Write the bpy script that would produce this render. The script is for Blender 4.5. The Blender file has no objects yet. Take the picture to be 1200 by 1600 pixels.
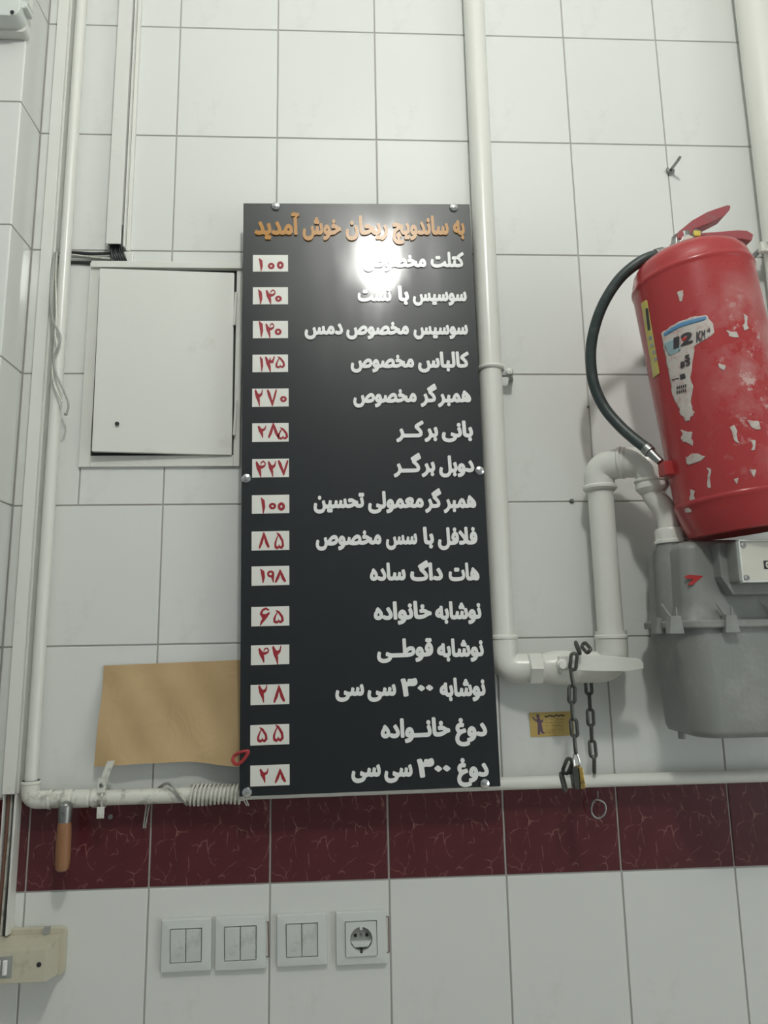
import bpy, bmesh, math, random
import numpy as np
from mathutils import Vector, Matrix
from mathutils.geometry import tessellate_polygon
random.seed(7)
SC = bpy.context.scene
COL = SC.collection

# ------------------------------------------------------------------ camera
F_PX = 1119.136
CAM = Vector((0.33314, -1.29722, 0.25382))
YAW, PITCH, ROLL = -0.053242, 0.174815, 0.017614
ROT = Matrix.Rotation(YAW, 3, 'Z') @ Matrix.Rotation(PITCH, 3, 'X') @ Matrix.Rotation(ROLL, 3, 'Y')
cd = bpy.data.cameras.new('camera'); cam = bpy.data.objects.new('camera', cd); COL.objects.link(cam)
r_, f_, u_ = ROT.col[0], ROT.col[1], ROT.col[2]
cam.matrix_world = Matrix(((r_[0], u_[0], -f_[0], CAM[0]), (r_[1], u_[1], -f_[1], CAM[1]), (r_[2], u_[2], -f_[2], CAM[2]), (0, 0, 0, 1)))
cd.sensor_fit = 'AUTO'; cd.sensor_width = 36.0; cd.lens = F_PX / 1600 * 36.0; cd.clip_start = 0.02
SC.camera = cam

def at(px, py, Y=0.0):
    """point of the place seen at a photo pixel, at its own distance Y from the tiled wall"""
    d = ROT @ Vector(((px - 600) / F_PX, 1.0, (800 - py) / F_PX))
    return CAM + d * ((Y - CAM[1]) / d[1])

# ------------------------------------------------------------------ world, exposure
w = bpy.data.worlds.new('world'); SC.world = w; w.use_nodes = True
w.node_tree.nodes['Background'].inputs[0].default_value = (0.96, 1.0, 1.0, 1)
w.node_tree.nodes['Background'].inputs[1].default_value = 2.2
SC.view_settings.view_transform = 'Standard'; SC.view_settings.look = 'None'
SC.view_settings.exposure = 0.14; SC.view_settings.gamma = 1.0; SC.view_settings.use_curve_mapping = False
LAMP_POS = (0.478, -1.45, 1.74)
LAMP_POWER = 226.0

# ------------------------------------------------------------------ materials
def sock(bs, name, v):
    if name in bs.inputs: bs.inputs[name].default_value = v
def mat(name, col, rough=0.5, metal=0.0, spec=0.5, coat=0.0, dirt=None, dirt_scale=20, dirt_lo=0.5, dirt_hi=0.7, bump=0.0, bump_scale=40, var=0.0, emit=None):
    m = bpy.data.materials.new(name); m.use_nodes = True
    nt = m.node_tree; bs = nt.nodes['Principled BSDF']
    bs.inputs['Base Color'].default_value = (*col, 1); bs.inputs['Roughness'].default_value = rough
    bs.inputs['Metallic'].default_value = metal; sock(bs, 'Specular IOR Level', spec); sock(bs, 'Coat Weight', coat)
    if emit: sock(bs, 'Emission Color', (*emit[0], 1)); sock(bs, 'Emission Strength', emit[1])
    tc = nt.nodes.new('ShaderNodeTexCoord')
    last = None
    if dirt:
        n = nt.nodes.new('ShaderNodeTexNoise'); n.inputs['Scale'].default_value = dirt_scale; n.inputs['Detail'].default_value = 6; n.inputs['Roughness'].default_value = 0.65
        nt.links.new(tc.outputs['Object'], n.inputs['Vector'])
        r = nt.nodes.new('ShaderNodeMapRange'); r.inputs['From Min'].default_value = dirt_lo; r.inputs['From Max'].default_value = dirt_hi
        nt.links.new(n.outputs['Fac'], r.inputs['Value'])
        x = nt.nodes.new('ShaderNodeMix'); x.data_type = 'RGBA'
        x.inputs['A'].default_value = (*col, 1); x.inputs['B'].default_value = (*dirt, 1)
        nt.links.new(r.outputs['Result'], x.inputs['Factor']); last = x.outputs['Result']
    if var:
        oi = nt.nodes.new('ShaderNodeObjectInfo'); h = nt.nodes.new('ShaderNodeHueSaturation')
        r = nt.nodes.new('ShaderNodeMapRange'); r.inputs['To Min'].default_value = 1 - var; r.inputs['To Max'].default_value = 1 + var
        nt.links.new(oi.outputs['Random'], r.inputs['Value']); nt.links.new(r.outputs['Result'], h.inputs['Value'])
        if last: nt.links.new(last, h.inputs['Color'])
        else: h.inputs['Color'].default_value = (*col, 1)
        last = h.outputs['Color']
    if last: nt.links.new(last, bs.inputs['Base Color'])
    if bump:
        n = nt.nodes.new('ShaderNodeTexNoise'); n.inputs['Scale'].default_value = bump_scale; n.inputs['Detail'].default_value = 3
        nt.links.new(tc.outputs['Object'], n.inputs['Vector'])
        b = nt.nodes.new('ShaderNodeBump'); b.inputs['Strength'].default_value = bump; b.inputs['Distance'].default_value = 0.002
        nt.links.new(n.outputs['Fac'], b.inputs['Height']); nt.links.new(b.outputs['Normal'], bs.inputs['Normal'])
    return m

M = {}
M['tile'] = mat('white_tile', (0.73, 0.75, 0.72), 0.10, bump=0.012, bump_scale=6, var=0.015, dirt=(0.60, 0.615, 0.57), dirt_scale=7, dirt_lo=0.62, dirt_hi=0.85)
M['grout'] = mat('grout', (0.42, 0.41, 0.385), 0.9)
M['plaster'] = mat('plaster', (0.84, 0.85, 0.82), 0.8)
M['opposite'] = mat('opposite_paint', (0.36, 0.385, 0.40), 0.6)
M['floor'] = mat('floor_stone', (0.50, 0.48, 0.44), 0.4)
M['pipe'] = mat('white_enamel', (0.74, 0.745, 0.69), 0.28, bump=0.12, bump_scale=60)
M['pipe_dirty'] = mat('grimy_enamel', (0.70, 0.70, 0.63), 0.38, dirt=(0.19, 0.18, 0.15), dirt_scale=55, dirt_lo=0.52, dirt_hi=0.74, bump=0.25, bump_scale=90)
M['duct'] = mat('white_pvc', (0.73, 0.735, 0.69), 0.32, dirt=(0.55, 0.54, 0.49), dirt_scale=18, dirt_lo=0.6, dirt_hi=0.85)
M['panel'] = mat('panel_paint', (0.735, 0.74, 0.69), 0.3, dirt=(0.62, 0.62, 0.57), dirt_scale=12, dirt_lo=0.62, dirt_hi=0.8)
M['recess_dark'] = mat('painted_recess_dark', (0.03, 0.033, 0.033), 0.9)  # near-black colour painted in for the shade inside gaps and holes
M['steel'] = mat('dull_steel', (0.34, 0.35, 0.34), 0.38, metal=0.9, dirt=(0.14, 0.13, 0.12), dirt_scale=120, dirt_lo=0.5, dirt_hi=0.7)
M['chrome'] = mat('chrome', (0.75, 0.76, 0.76), 0.12, metal=1.0)
M['chain'] = mat('chain_steel', (0.085, 0.088, 0.08), 0.42, metal=0.6, dirt=(0.16, 0.155, 0.14), dirt_scale=150, dirt_lo=0.5, dirt_hi=0.7)
M['brass'] = mat('brass', (0.62, 0.42, 0.13), 0.3, metal=0.9, dirt=(0.16, 0.11, 0.06), dirt_scale=90, dirt_lo=0.5, dirt_hi=0.66)
M['card'] = mat('price_card', (0.76, 0.765, 0.71), 0.45)
M['letter'] = mat('white_acrylic', (0.82, 0.84, 0.82), 0.25)
M['gold'] = mat('orange_acrylic', (0.45, 0.21, 0.03), 0.3)
M['ink'] = mat('red_marker', (0.30, 0.012, 0.022), 0.55, dirt=(0.40, 0.04, 0.05), dirt_scale=200, dirt_lo=0.5, dirt_hi=0.75)
M['red'] = None
M['red_plain'] = mat('red_enamel', (0.40, 0.042, 0.045), 0.3, bump=0.05)
M['lever'] = mat('faded_red', (0.34, 0.075, 0.085), 0.45, dirt=(0.26, 0.12, 0.12), dirt_scale=60)
M['rubber'] = mat('hose_rubber', (0.035, 0.052, 0.05), 0.42, dirt=(0.07, 0.085, 0.08), dirt_scale=60)
M['grey'] = mat('meter_grey', (0.25, 0.262, 0.245), 0.42, dirt=(0.32, 0.33, 0.31), dirt_scale=22, dirt_lo=0.5, dirt_hi=0.75, bump=0.15, bump_scale=150)
M['cream'] = mat('index_face', (0.62, 0.62, 0.54), 0.4)
M['black'] = mat('black_plastic', (0.015, 0.016, 0.016), 0.4)
M['arrow'] = mat('arrow_red', (0.42, 0.03, 0.03), 0.5)
M['beige'] = mat('beige_plastic', (0.58, 0.55, 0.425), 0.4, dirt=(0.36, 0.32, 0.24), dirt_scale=35, dirt_lo=0.55, dirt_hi=0.8)
M['switch'] = mat('switch_plastic', (0.66, 0.70, 0.665), 0.3)
M['rocker'] = mat('rocker_plastic', (0.64, 0.68, 0.645), 0.32, dirt=(0.36, 0.37, 0.34), dirt_scale=38, dirt_lo=0.52, dirt_hi=0.8)
M['cable_w'] = mat('white_cable', (0.62, 0.615, 0.55), 0.45, dirt=(0.36, 0.35, 0.30), dirt_scale=60)
M['cable_g'] = mat('grey_cable', (0.33, 0.345, 0.32), 0.5)
M['cable_k'] = mat('black_cable', (0.03, 0.032, 0.034), 0.4)
M['cable_b'] = mat('brown_cable', (0.16, 0.075, 0.05), 0.5)
M['yellow'] = mat('yellow_sticker', (0.60, 0.52, 0.13), 0.45, dirt=(0.50, 0.49, 0.36), dirt_scale=40)
M['yellow_seal'] = mat('yellow_seal', (0.68, 0.55, 0.10), 0.45)
M['label'] = mat('label_paper', (0.54, 0.50, 0.46), 0.6, dirt=(0.42, 0.22, 0.20), dirt_scale=90, dirt_lo=0.50, dirt_hi=0.72)
M['label_blue'] = mat('label_blue', (0.10, 0.25, 0.42), 0.5)
M['label_teal'] = mat('label_teal', (0.28, 0.40, 0.43), 0.5)
M['label_ink'] = mat('label_ink', (0.05, 0.045, 0.05), 0.5)
M['biz'] = mat('card_gold', (0.55, 0.40, 0.13), 0.45, dirt=(0.46, 0.32, 0.09), dirt_scale=40)
M['biz_ink'] = mat('card_ink', (0.07, 0.05, 0.03), 0.5)
M['biz_ink_pale'] = mat('card_ink_pale', (0.27, 0.19, 0.06), 0.5)
M['biz_figure'] = mat('card_figure', (0.14, 0.09, 0.13), 0.5)
M['bulb_base'] = mat('bulb_base', (0.7, 0.7, 0.7), 0.4)
M['bulb'] = mat('bulb_glow', (0.9, 0.9, 0.9), 0.5, emit=((1.0, 0.995, 0.95), LAMP_POWER))

def node_mat(name):
    m = bpy.data.materials.new(name); m.use_nodes = True
    return m, m.node_tree, m.node_tree.nodes['Principled BSDF']
def N(nt, t, **kw):
    n = nt.nodes.new(t)
    for k, v in kw.items():
        if k in n.inputs: n.inputs[k].default_value = v
        else: setattr(n, k, v)
    return n
# maroon veined marble tile: the same print on every tile
m, nt, bs = node_mat('maroon_marble')
tc = N(nt, 'ShaderNodeTexCoord'); mp = N(nt, 'ShaderNodeMapping')
nt.links.new(tc.outputs['Object'], mp.inputs['Vector']); mp.inputs['Scale'].default_value = (1, 1, 0.8); mp.inputs['Rotation'].default_value = (0, 0.5, 0)
warp = N(nt, 'ShaderNodeTexNoise', Scale=16.0, Detail=3.0)
nt.links.new(mp.outputs['Vector'], warp.inputs['Vector'])
wm = N(nt, 'ShaderNodeVectorMath', operation='SCALE'); wm.inputs['Scale'].default_value = 0.06
nt.links.new(warp.outputs['Color'], wm.inputs[0])
wa = N(nt, 'ShaderNodeVectorMath', operation='ADD'); nt.links.new(mp.outputs['Vector'], wa.inputs[0]); nt.links.new(wm.outputs['Vector'], wa.inputs[1])
vo = N(nt, 'ShaderNodeTexVoronoi', feature='DISTANCE_TO_EDGE', Scale=38.0); nt.links.new(wa.outputs['Vector'], vo.inputs['Vector'])
mr = N(nt, 'ShaderNodeMapRange'); mr.inputs['From Min'].default_value = 0.0; mr.inputs['From Max'].default_value = 0.035; mr.inputs['To Min'].default_value = 1; mr.inputs['To Max'].default_value = 0
nt.links.new(vo.outputs['Distance'], mr.inputs['Value'])
brk = N(nt, 'ShaderNodeTexNoise', Scale=46.0, Detail=5.0); nt.links.new(tc.outputs['Object'], brk.inputs['Vector'])
br = N(nt, 'ShaderNodeMapRange'); br.inputs['From Min'].default_value = 0.46; br.inputs['From Max'].default_value = 0.72; nt.links.new(brk.outputs['Fac'], br.inputs['Value'])
mu = N(nt, 'ShaderNodeMath', operation='MULTIPLY'); nt.links.new(mr.outputs['Result'], mu.inputs[0]); nt.links.new(br.outputs['Result'], mu.inputs[1])
cl = N(nt, 'ShaderNodeTexNoise', Scale=22.0, Detail=5.0); nt.links.new(wa.outputs['Vector'], cl.inputs['Vector'])
cx = N(nt, 'ShaderNodeMix', data_type='RGBA'); cx.inputs['A'].default_value = (0.085, 0.019, 0.024, 1); cx.inputs['B'].default_value = (0.120, 0.027, 0.033, 1)
nt.links.new(cl.outputs['Fac'], cx.inputs['Factor'])
vx = N(nt, 'ShaderNodeMix', data_type='RGBA'); vx.inputs['B'].default_value = (0.42, 0.21, 0.18, 1)
nt.links.new(mu.outputs['Value'], vx.inputs['Factor']); nt.links.new(cx.outputs['Result'], vx.inputs['A'])
nt.links.new(vx.outputs['Result'], bs.inputs['Base Color']); bs.inputs['Roughness'].default_value = 0.16
M['maroon'] = m
# black acrylic board with wiped smears
m, nt, bs = node_mat('black_acrylic')
tc = N(nt, 'ShaderNodeTexCoord'); mp = N(nt, 'ShaderNodeMapping'); mp.inputs['Scale'].default_value = (1, 1, 0.3); mp.inputs['Rotation'].default_value = (0, 0.5, 0)
nt.links.new(tc.outputs['Object'], mp.inputs['Vector'])
n1 = N(nt, 'ShaderNodeTexNoise', Scale=14.0, Detail=5.0); nt.links.new(mp.outputs['Vector'], n1.inputs['Vector'])
r1 = N(nt, 'ShaderNodeMapRange'); r1.inputs['From Min'].default_value = 0.3; r1.inputs['From Max'].default_value = 0.75; r1.inputs['To Min'].default_value = 0.05; r1.inputs['To Max'].default_value = 0.20
nt.links.new(n1.outputs['Fac'], r1.inputs['Value'])
bs.inputs['Base Color'].default_value = (0.005, 0.0085, 0.0105, 1)
bs.inputs['Roughness'].default_value = 0.38; sock(bs, 'Coat Weight', 0.9); sock(bs, 'Coat IOR', 1.5); sock(bs, 'Specular IOR Level', 0.42)
nt.links.new(r1.outputs['Result'], bs.inputs['Coat Roughness'])
M['board'] = m
# extinguisher red with torn-label residue (stains fixed to the cylinder)
m, nt, bs = node_mat('worn_red')
tc = N(nt, 'ShaderNodeTexCoord')
n1 = N(nt, 'ShaderNodeTexNoise', Scale=9.0, Detail=7.0, Roughness=0.62); nt.links.new(tc.outputs['Object'], n1.inputs['Vector'])
r1 = N(nt, 'ShaderNodeMapRange'); r1.inputs['From Min'].default_value = 0.44; r1.inputs['From Max'].default_value = 0.64; r1.inputs['To Max'].default_value = 0.80; nt.links.new(n1.outputs['Fac'], r1.inputs['Value'])
sp = N(nt, 'ShaderNodeSeparateXYZ'); nt.links.new(tc.outputs['Object'], sp.inputs['Vector'])
za = N(nt, 'ShaderNodeMapRange'); za.inputs['From Min'].default_value = 0.055; za.inputs['From Max'].default_value = 0.15; nt.links.new(sp.outputs['Z'], za.inputs['Value'])
zb = N(nt, 'ShaderNodeMapRange'); zb.inputs['From Min'].default_value = 0.42; zb.inputs['From Max'].default_value = 0.30; nt.links.new(sp.outputs['Z'], zb.inputs['Value'])
xa = N(nt, 'ShaderNodeMapRange'); xa.inputs['From Min'].default_value = -0.07; xa.inputs['From Max'].default_value = 0.0; nt.links.new(sp.outputs['X'], xa.inputs['Value'])
m1 = N(nt, 'ShaderNodeMath', operation='MULTIPLY'); nt.links.new(za.outputs['Result'], m1.inputs[0]); nt.links.new(zb.outputs['Result'], m1.inputs[1])
m2 = N(nt, 'ShaderNodeMath', operation='MULTIPLY'); nt.links.new(m1.outputs['Value'], m2.inputs[0]); nt.links.new(xa.outputs['Result'], m2.inputs[1])
m3 = N(nt, 'ShaderNodeMath', operation='MULTIPLY'); nt.links.new(m2.outputs['Value'], m3.inputs[0]); nt.links.new(r1.outputs['Result'], m3.inputs[1])
n2 = N(nt, 'ShaderNodeTexNoise', Scale=38.0, Detail=6.0, Roughness=0.7); nt.links.new(tc.outputs['Object'], n2.inputs['Vector'])
r2 = N(nt, 'ShaderNodeMapRange'); r2.inputs['From Min'].default_value = 0.575; r2.inputs['From Max'].default_value = 0.64; nt.links.new(n2.outputs['Fac'], r2.inputs['Value'])
m4 = N(nt, 'ShaderNodeMath', operation='MULTIPLY'); nt.links.new(r2.outputs['Result'], m4.inputs[0]); nt.links.new(m2.outputs['Value'], m4.inputs[1])
m5 = N(nt, 'ShaderNodeMath', operation='MAXIMUM'); nt.links.new(m3.outputs['Value'], m5.inputs[0]); nt.links.new(m4.outputs['Value'], m5.inputs[1]); m3 = m5
vx = N(nt, 'ShaderNodeMix', data_type='RGBA'); vx.inputs['A'].default_value = (0.40, 0.042, 0.045, 1); vx.inputs['B'].default_value = (0.55, 0.36, 0.34, 1)
nt.links.new(m3.outputs['Value'], vx.inputs['Factor']); nt.links.new(vx.outputs['Result'], bs.inputs['Base Color'])
ra = N(nt, 'ShaderNodeMapRange'); ra.inputs['To Min'].default_value = 0.27; ra.inputs['To Max'].default_value = 0.6; nt.links.new(m3.outputs['Value'], ra.inputs['Value'])
nt.links.new(ra.outputs['Result'], bs.inputs['Roughness'])
M['red'] = m
# kraft paper
m, nt, bs = node_mat('kraft_paper')
tc = N(nt, 'ShaderNodeTexCoord')
n1 = N(nt, 'ShaderNodeTexNoise', Scale=9.0, Detail=6.0); nt.links.new(tc.outputs['Object'], n1.inputs['Vector'])
vx = N(nt, 'ShaderNodeMix', data_type='RGBA'); vx.inputs['A'].default_value = (0.44, 0.30, 0.145, 1); vx.inputs['B'].default_value = (0.58, 0.42, 0.225, 1)
nt.links.new(n1.outputs['Fac'], vx.inputs['Factor']); nt.links.new(vx.outputs['Result'], bs.inputs['Base Color']); bs.inputs['Roughness'].default_value = 0.65
n3 = N(nt, 'ShaderNodeTexNoise', Scale=13.0, Detail=3.0, Distortion=1.2); nt.links.new(tc.outputs['Object'], n3.inputs['Vector'])
bp = N(nt, 'ShaderNodeBump', Strength=0.5, Distance=0.006); nt.links.new(n3.outputs['Fac'], bp.inputs['Height']); nt.links.new(bp.outputs['Normal'], bs.inputs['Normal'])
M['kraft'] = m
# wooden handle
m, nt, bs = node_mat('handle_wood')
tc = N(nt, 'ShaderNodeTexCoord'); mp = N(nt, 'ShaderNodeMapping'); mp.inputs['Scale'].default_value = (60, 60, 6); nt.links.new(tc.outputs['Object'], mp.inputs['Vector'])
n1 = N(nt, 'ShaderNodeTexNoise', Scale=3.0, Detail=4.0); nt.links.new(mp.outputs['Vector'], n1.inputs['Vector'])
vx = N(nt, 'ShaderNodeMix', data_type='RGBA'); vx.inputs['A'].default_value = (0.22, 0.10, 0.045, 1); vx.inputs['B'].default_value = (0.36, 0.18, 0.085, 1)
nt.links.new(n1.outputs['Fac'], vx.inputs['Factor']); nt.links.new(vx.outputs['Result'], bs.inputs['Base Color']); bs.inputs['Roughness'].default_value = 0.5
M['wood'] = m

# ------------------------------------------------------------------ mesh helpers
MW = {}
def wmat(o): return MW.get(o.name, Matrix.Identity(4))
def thing(name, loc, label, cat, group=None, rot=(0, 0, 0)):
    o = bpy.data.objects.new(name, None); COL.objects.link(o)
    o.location = loc; o.rotation_euler = rot; o.empty_display_size = 0.02
    from mathutils import Euler
    MW[o.name] = Matrix.Translation(Vector(loc)) @ Euler(rot).to_matrix().to_4x4()
    tag(o, label, cat, group); return o
def tag(o, label=None, cat=None, group=None, kind=None):
    if label: o['label'] = label
    if cat: o['category'] = cat
    if group: o['group'] = group
    if kind: o['kind'] = kind
    return o

class G:
    def __init__(s): s.v = []; s.f = []
    def add(s, vs, fs):
        b = len(s.v); s.v += [Vector(v) for v in vs]; s.f += [tuple(i + b for i in f) for f in fs]; return s
    def box(s, a, b, bev=0.0, seg=2):
        lo = [min(a[i], b[i]) for i in range(3)]; hi = [max(a[i], b[i]) for i in range(3)]
        bm = bmesh.new(); bmesh.ops.create_cube(bm, size=1)
        for v in bm.verts: v.co = Vector([lo[i] + (v.co[i] + .5) * (hi[i] - lo[i]) for i in range(3)])
        if bev: bmesh.ops.bevel(bm, geom=bm.edges[:], offset=bev, segments=seg, affect='EDGES', profile=.5)
        return s.bm(bm)
    def bm(s, bm, mx=None):
        bm.verts.index_update()
        s.add([(mx @ v.co if mx else v.co.copy()) for v in bm.verts], [[v.index for v in f.verts] for f in bm.faces]); bm.free(); return s
    def tube(s, path, r, n=12, cap=True, closed=False):
        P = [Vector(p) for p in path]; K = len(P)
        R = [r] * K if not isinstance(r, (list, tuple)) else list(r)
        T = []
        for i in range(K):
            a = P[(i - 1) % K] if (closed or i > 0) else P[i]; b = P[(i + 1) % K] if (closed or i < K - 1) else P[i]
            T.append((b - a).normalized())
        up = Vector((0, 0, 1)) if abs(T[0].z) < .9 else Vector((1, 0, 0))
        nrm = T[0].cross(up).normalized(); vs = []
        for i in range(K):
            nrm = (nrm - T[i] * nrm.dot(T[i])).normalized(); bi = T[i].cross(nrm)
            for k in range(n):
                a = 2 * math.pi * k / n; vs.append(P[i] + (nrm * math.cos(a) + bi * math.sin(a)) * R[i])
        fs = []
        for i in range(K if closed else K - 1):
            j = (i + 1) % K
            for k in range(n): fs.append((i * n + k, i * n + (k + 1) % n, j * n + (k + 1) % n, j * n + k))
        if cap and not closed: fs.append(tuple(range(n))[::-1]); fs.append(tuple((K - 1) * n + k for k in range(n)))
        return s.add(vs, fs)
    def lathe(s, prof, o=(0, 0, 0), d=(0, 0, 1), n=32):
        d = Vector(d).normalized(); o = Vector(o); q = d.to_track_quat('Z', 'Y'); vs = []; fs = []
        for (r, z) in prof:
            for k in range(n):
                a = 2 * math.pi * k / n; vs.append(o + q @ Vector((r * math.cos(a), r * math.sin(a), z)))
        for i in range(len(prof) - 1):
            for k in range(n): fs.append((i * n + k, i * n + (k + 1) % n, (i + 1) * n + (k + 1) % n, (i + 1) * n + k))
        if prof[0][0] > 1e-6: fs.append(tuple(range(n))[::-1])
        if prof[-1][0] > 1e-6: fs.append(tuple((len(prof) - 1) * n + k for k in range(n)))
        return s.add(vs, fs)
    def prism(s, poly, y0, y1, bev=0.0):
        """poly: (x, z) outline, solid between y0 and y1"""
        bm = bmesh.new(); vs = [bm.verts.new((p[0], y0, p[1])) for p in poly]; f = bm.faces.new(vs)
        e = bmesh.ops.extrude_face_region(bm, geom=[f]); bmesh.ops.translate(bm, vec=(0, y1 - y0, 0), verts=[v for v in e['geom'] if isinstance(v, bmesh.types.BMVert)])
        bmesh.ops.recalc_face_normals(bm, faces=bm.faces[:])
        if bev: bmesh.ops.bevel(bm, geom=bm.edges[:], offset=bev, segments=2, affect='EDGES', profile=.5)
        return s.bm(bm)
    def sphere(s, c, r, sc=(1, 1, 1), seg=20):
        bm = bmesh.new(); bmesh.ops.create_uvsphere(bm, u_segments=seg, v_segments=seg // 2, radius=1)
        for v in bm.verts: v.co = Vector((c[0] + v.co.x * r * sc[0], c[1] + v.co.y * r * sc[1], c[2] + v.co.z * r * sc[2]))
        return s.bm(bm)
    def build(s, name, material, parent=None, origin=None, smooth=35, local=False):
        """vertices are in place coordinates; they are stored relative to the parent or to origin"""
        me = bpy.data.meshes.new(name)
        if parent is not None:
            inv = Matrix.Identity(4) if local else wmat(parent).inverted()
            vs = [inv @ v for v in s.v]
        else:
            og = Vector(origin) if origin is not None else Vector((0, 0, 0)); vs = [v - og for v in s.v]
        me.from_pydata([tuple(v) for v in vs], [], s.f); me.update()
        bm = bmesh.new(); bm.from_mesh(me); bmesh.ops.remove_doubles(bm, verts=bm.verts, dist=1e-7); bmesh.ops.recalc_face_normals(bm, faces=bm.faces[:]); bm.to_mesh(me); bm.free()
        if smooth:
            for p in me.polygons: p.use_smooth = True
            me.set_sharp_from_angle(angle=math.radians(smooth))
        me.materials.append(M[material] if isinstance(material, str) else material)
        o = bpy.data.objects.new(name, me); COL.objects.link(o)
        if smooth and len(me.polygons) > 6: wn = o.modifiers.new('weighted_normal', 'WEIGHTED_NORMAL'); wn.keep_sharp = True
        if parent is not None: o.parent = parent; MW[o.name] = wmat(parent).copy()
        elif origin is not None: o.location = og; MW[o.name] = Matrix.Translation(og)
        return o

def fillet(pts, rad, n=8):
    P = [Vector(p) for p in pts]; out = [P[0]]
    for i in range(1, len(P) - 1):
        a, b, c = P[i - 1], P[i], P[i + 1]; u = (a - b); v = (c - b); rr = min(rad, u.length * .49, v.length * .49)
        p0 = b + u.normalized() * rr; p1 = b + v.normalized() * rr
        for k in range(n + 1):
            t = k / n; out.append(p0 * (1 - t) ** 2 + b * 2 * t * (1 - t) + p1 * t * t)
    out.append(P[-1]); return out
def smoothpath(pts, n=8):
    P = [Vector(p) for p in pts]; out = []
    for i in range(len(P) - 1):
        a = P[max(i - 1, 0)]; b = P[i]; c = P[i + 1]; d = P[min(i + 2, len(P) - 1)]
        for k in range(n):
            t = k / n
            out.append(.5 * ((2 * b) + (c - a) * t + (2 * a - 5 * b + 4 * c - d) * t * t + (3 * b - a - 3 * c + d) * t ** 3))
    out.append(P[-1]); return out

# ------------------------------------------------------------------ the room
FLOOR_Z, CEIL_Z = -1.25, 2.15
PX, PD = -0.2655, 0.085            # corner with the projecting pier, and how far it projects
XR, YF, XL = 3.4, -3.4, -1.3
CW, RH, BAND = 0.2, 0.25, 0.147
def shell(name, a, b, m):
    return tag(G().box(a, b).build(name, m, origin=[(a[i] + b[i]) / 2 for i in range(3)], smooth=0), kind='structure')
wall_back = shell('wall_back', (XL, 0.0018, FLOOR_Z), (XR, 0.08, CEIL_Z), 'grout')
wall_left = shell('wall_left', (XL, -PD + 0.0018, FLOOR_Z), (PX - 0.0018, 0.0, CEIL_Z), 'grout')
shell('floor', (XL, YF, FLOOR_Z - .05), (XR, 0.08, FLOOR_Z), 'floor')
shell('ceiling', (XL, YF, CEIL_Z), (XR, 0.08, CEIL_Z + .05), 'plaster')
wr = G().box((XR, -1.55, FLOOR_Z), (XR + .05, 0.08, CEIL_Z)).box((XR, -3.3, 1.25), (XR + .05, -1.55, CEIL_Z)).box((XR, YF, FLOOR_Z), (XR + .05, -3.3, CEIL_Z))
tag(wr.build('wall_right', 'plaster', origin=(XR, -1.7, .4), smooth=0), kind='structure')      # unseen doorway opening, added to let in soft fill light
shell('wall_front', (XL, YF - .05, FLOOR_Z), (XR, YF, CEIL_Z), 'opposite')
shell('wall_side', (XL - .05, YF, FLOOR_Z), (XL, 0.08, CEIL_Z), 'opposite')

JOINT = 0.0028
_tm = {}
def tile(wd, ht, m, parent, centre, face='front'):
    key = (round(wd, 4), round(ht, 4), m, face)
    if key not in _tm:
        g = G(); a, b = wd - JOINT, ht - JOINT
        if face == 'front': g.box((-a / 2, -.0009 + .0009, -b / 2), (a / 2, .006, b / 2), .0011, 2)
        else: g.box((-.006, -a / 2, -b / 2), (0, a / 2, b / 2), .0011, 2)
        o = g.build('tile', m, parent=parent, local=True, smooth=0); _tm[key] = o.data
    else:
        o = bpy.data.objects.new('tile', _tm[key]); COL.objects.link(o); o.parent = parent
    o.location = Vector(centre) - wmat(parent).translation
    return o
rows = []
z = 0.0
while z < CEIL_Z - 1e-6: rows.append((z, min(z + RH, CEIL_Z), 'tile')); z += RH
rows.append((-BAND, 0.0, 'maroon')); z = -BAND
while z > FLOOR_Z + 1e-6: rows.append((max(z - RH, FLOOR_Z), z, 'tile')); z -= RH
edges = [PX] + [c * CW for c in range(-1, 12)]
for (z0, z1, m) in rows:
    es = list(edges)
    if abs(z0 - .5) < 1e-6: es = sorted(es + [-0.151])        # cut tile under the access panel
    for x0, x1 in zip(es[:-1], es[1:]):
        if x1 - x0 < .012 or z1 - z0 < .012: continue
        tile(x1 - x0, z1 - z0, m, wall_back, ((x0 + x1) / 2, 0, (z0 + z1) / 2))
    tile(PD, z1 - z0, m, wall_left, (PX, -PD / 2, (z0 + z1) / 2), 'side')
    for x0, x1 in ((PX - .2, PX), (PX - .4, PX - .2), (PX - .6, PX - .4), (PX - .8, PX - .6)):
        tile(x1 - x0, z1 - z0, m, wall_left, ((x0 + x1) / 2, -PD, (z0 + z1) / 2))

# ------------------------------------------------------------------ the lamp over the photographer
L = Vector(LAMP_POS)
lamp = thing('hanging_bulb', L + Vector((0, 0, .12)), 'large glowing white bulb hanging from the ceiling on a cord, mirrored in the menu board', 'lamp')
G().lathe([(0, -.085), (.03, -.083), (.046, -.07), (.05, -.05), (.05, .03), (.04, .06), (.024, .075), (.0, .076)], L, n=24).build('bulb', 'bulb', lamp)
G().lathe([(.02, .07), (.02, .12), (.012, .13), (.0, .131)], L, n=20).build('socket', 'bulb_base', lamp)
G().tube([L + Vector((0, 0, .12)), Vector((L.x, L.y, CEIL_Z))], .003, 8).build('cord', 'cable_w', lamp)

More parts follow.
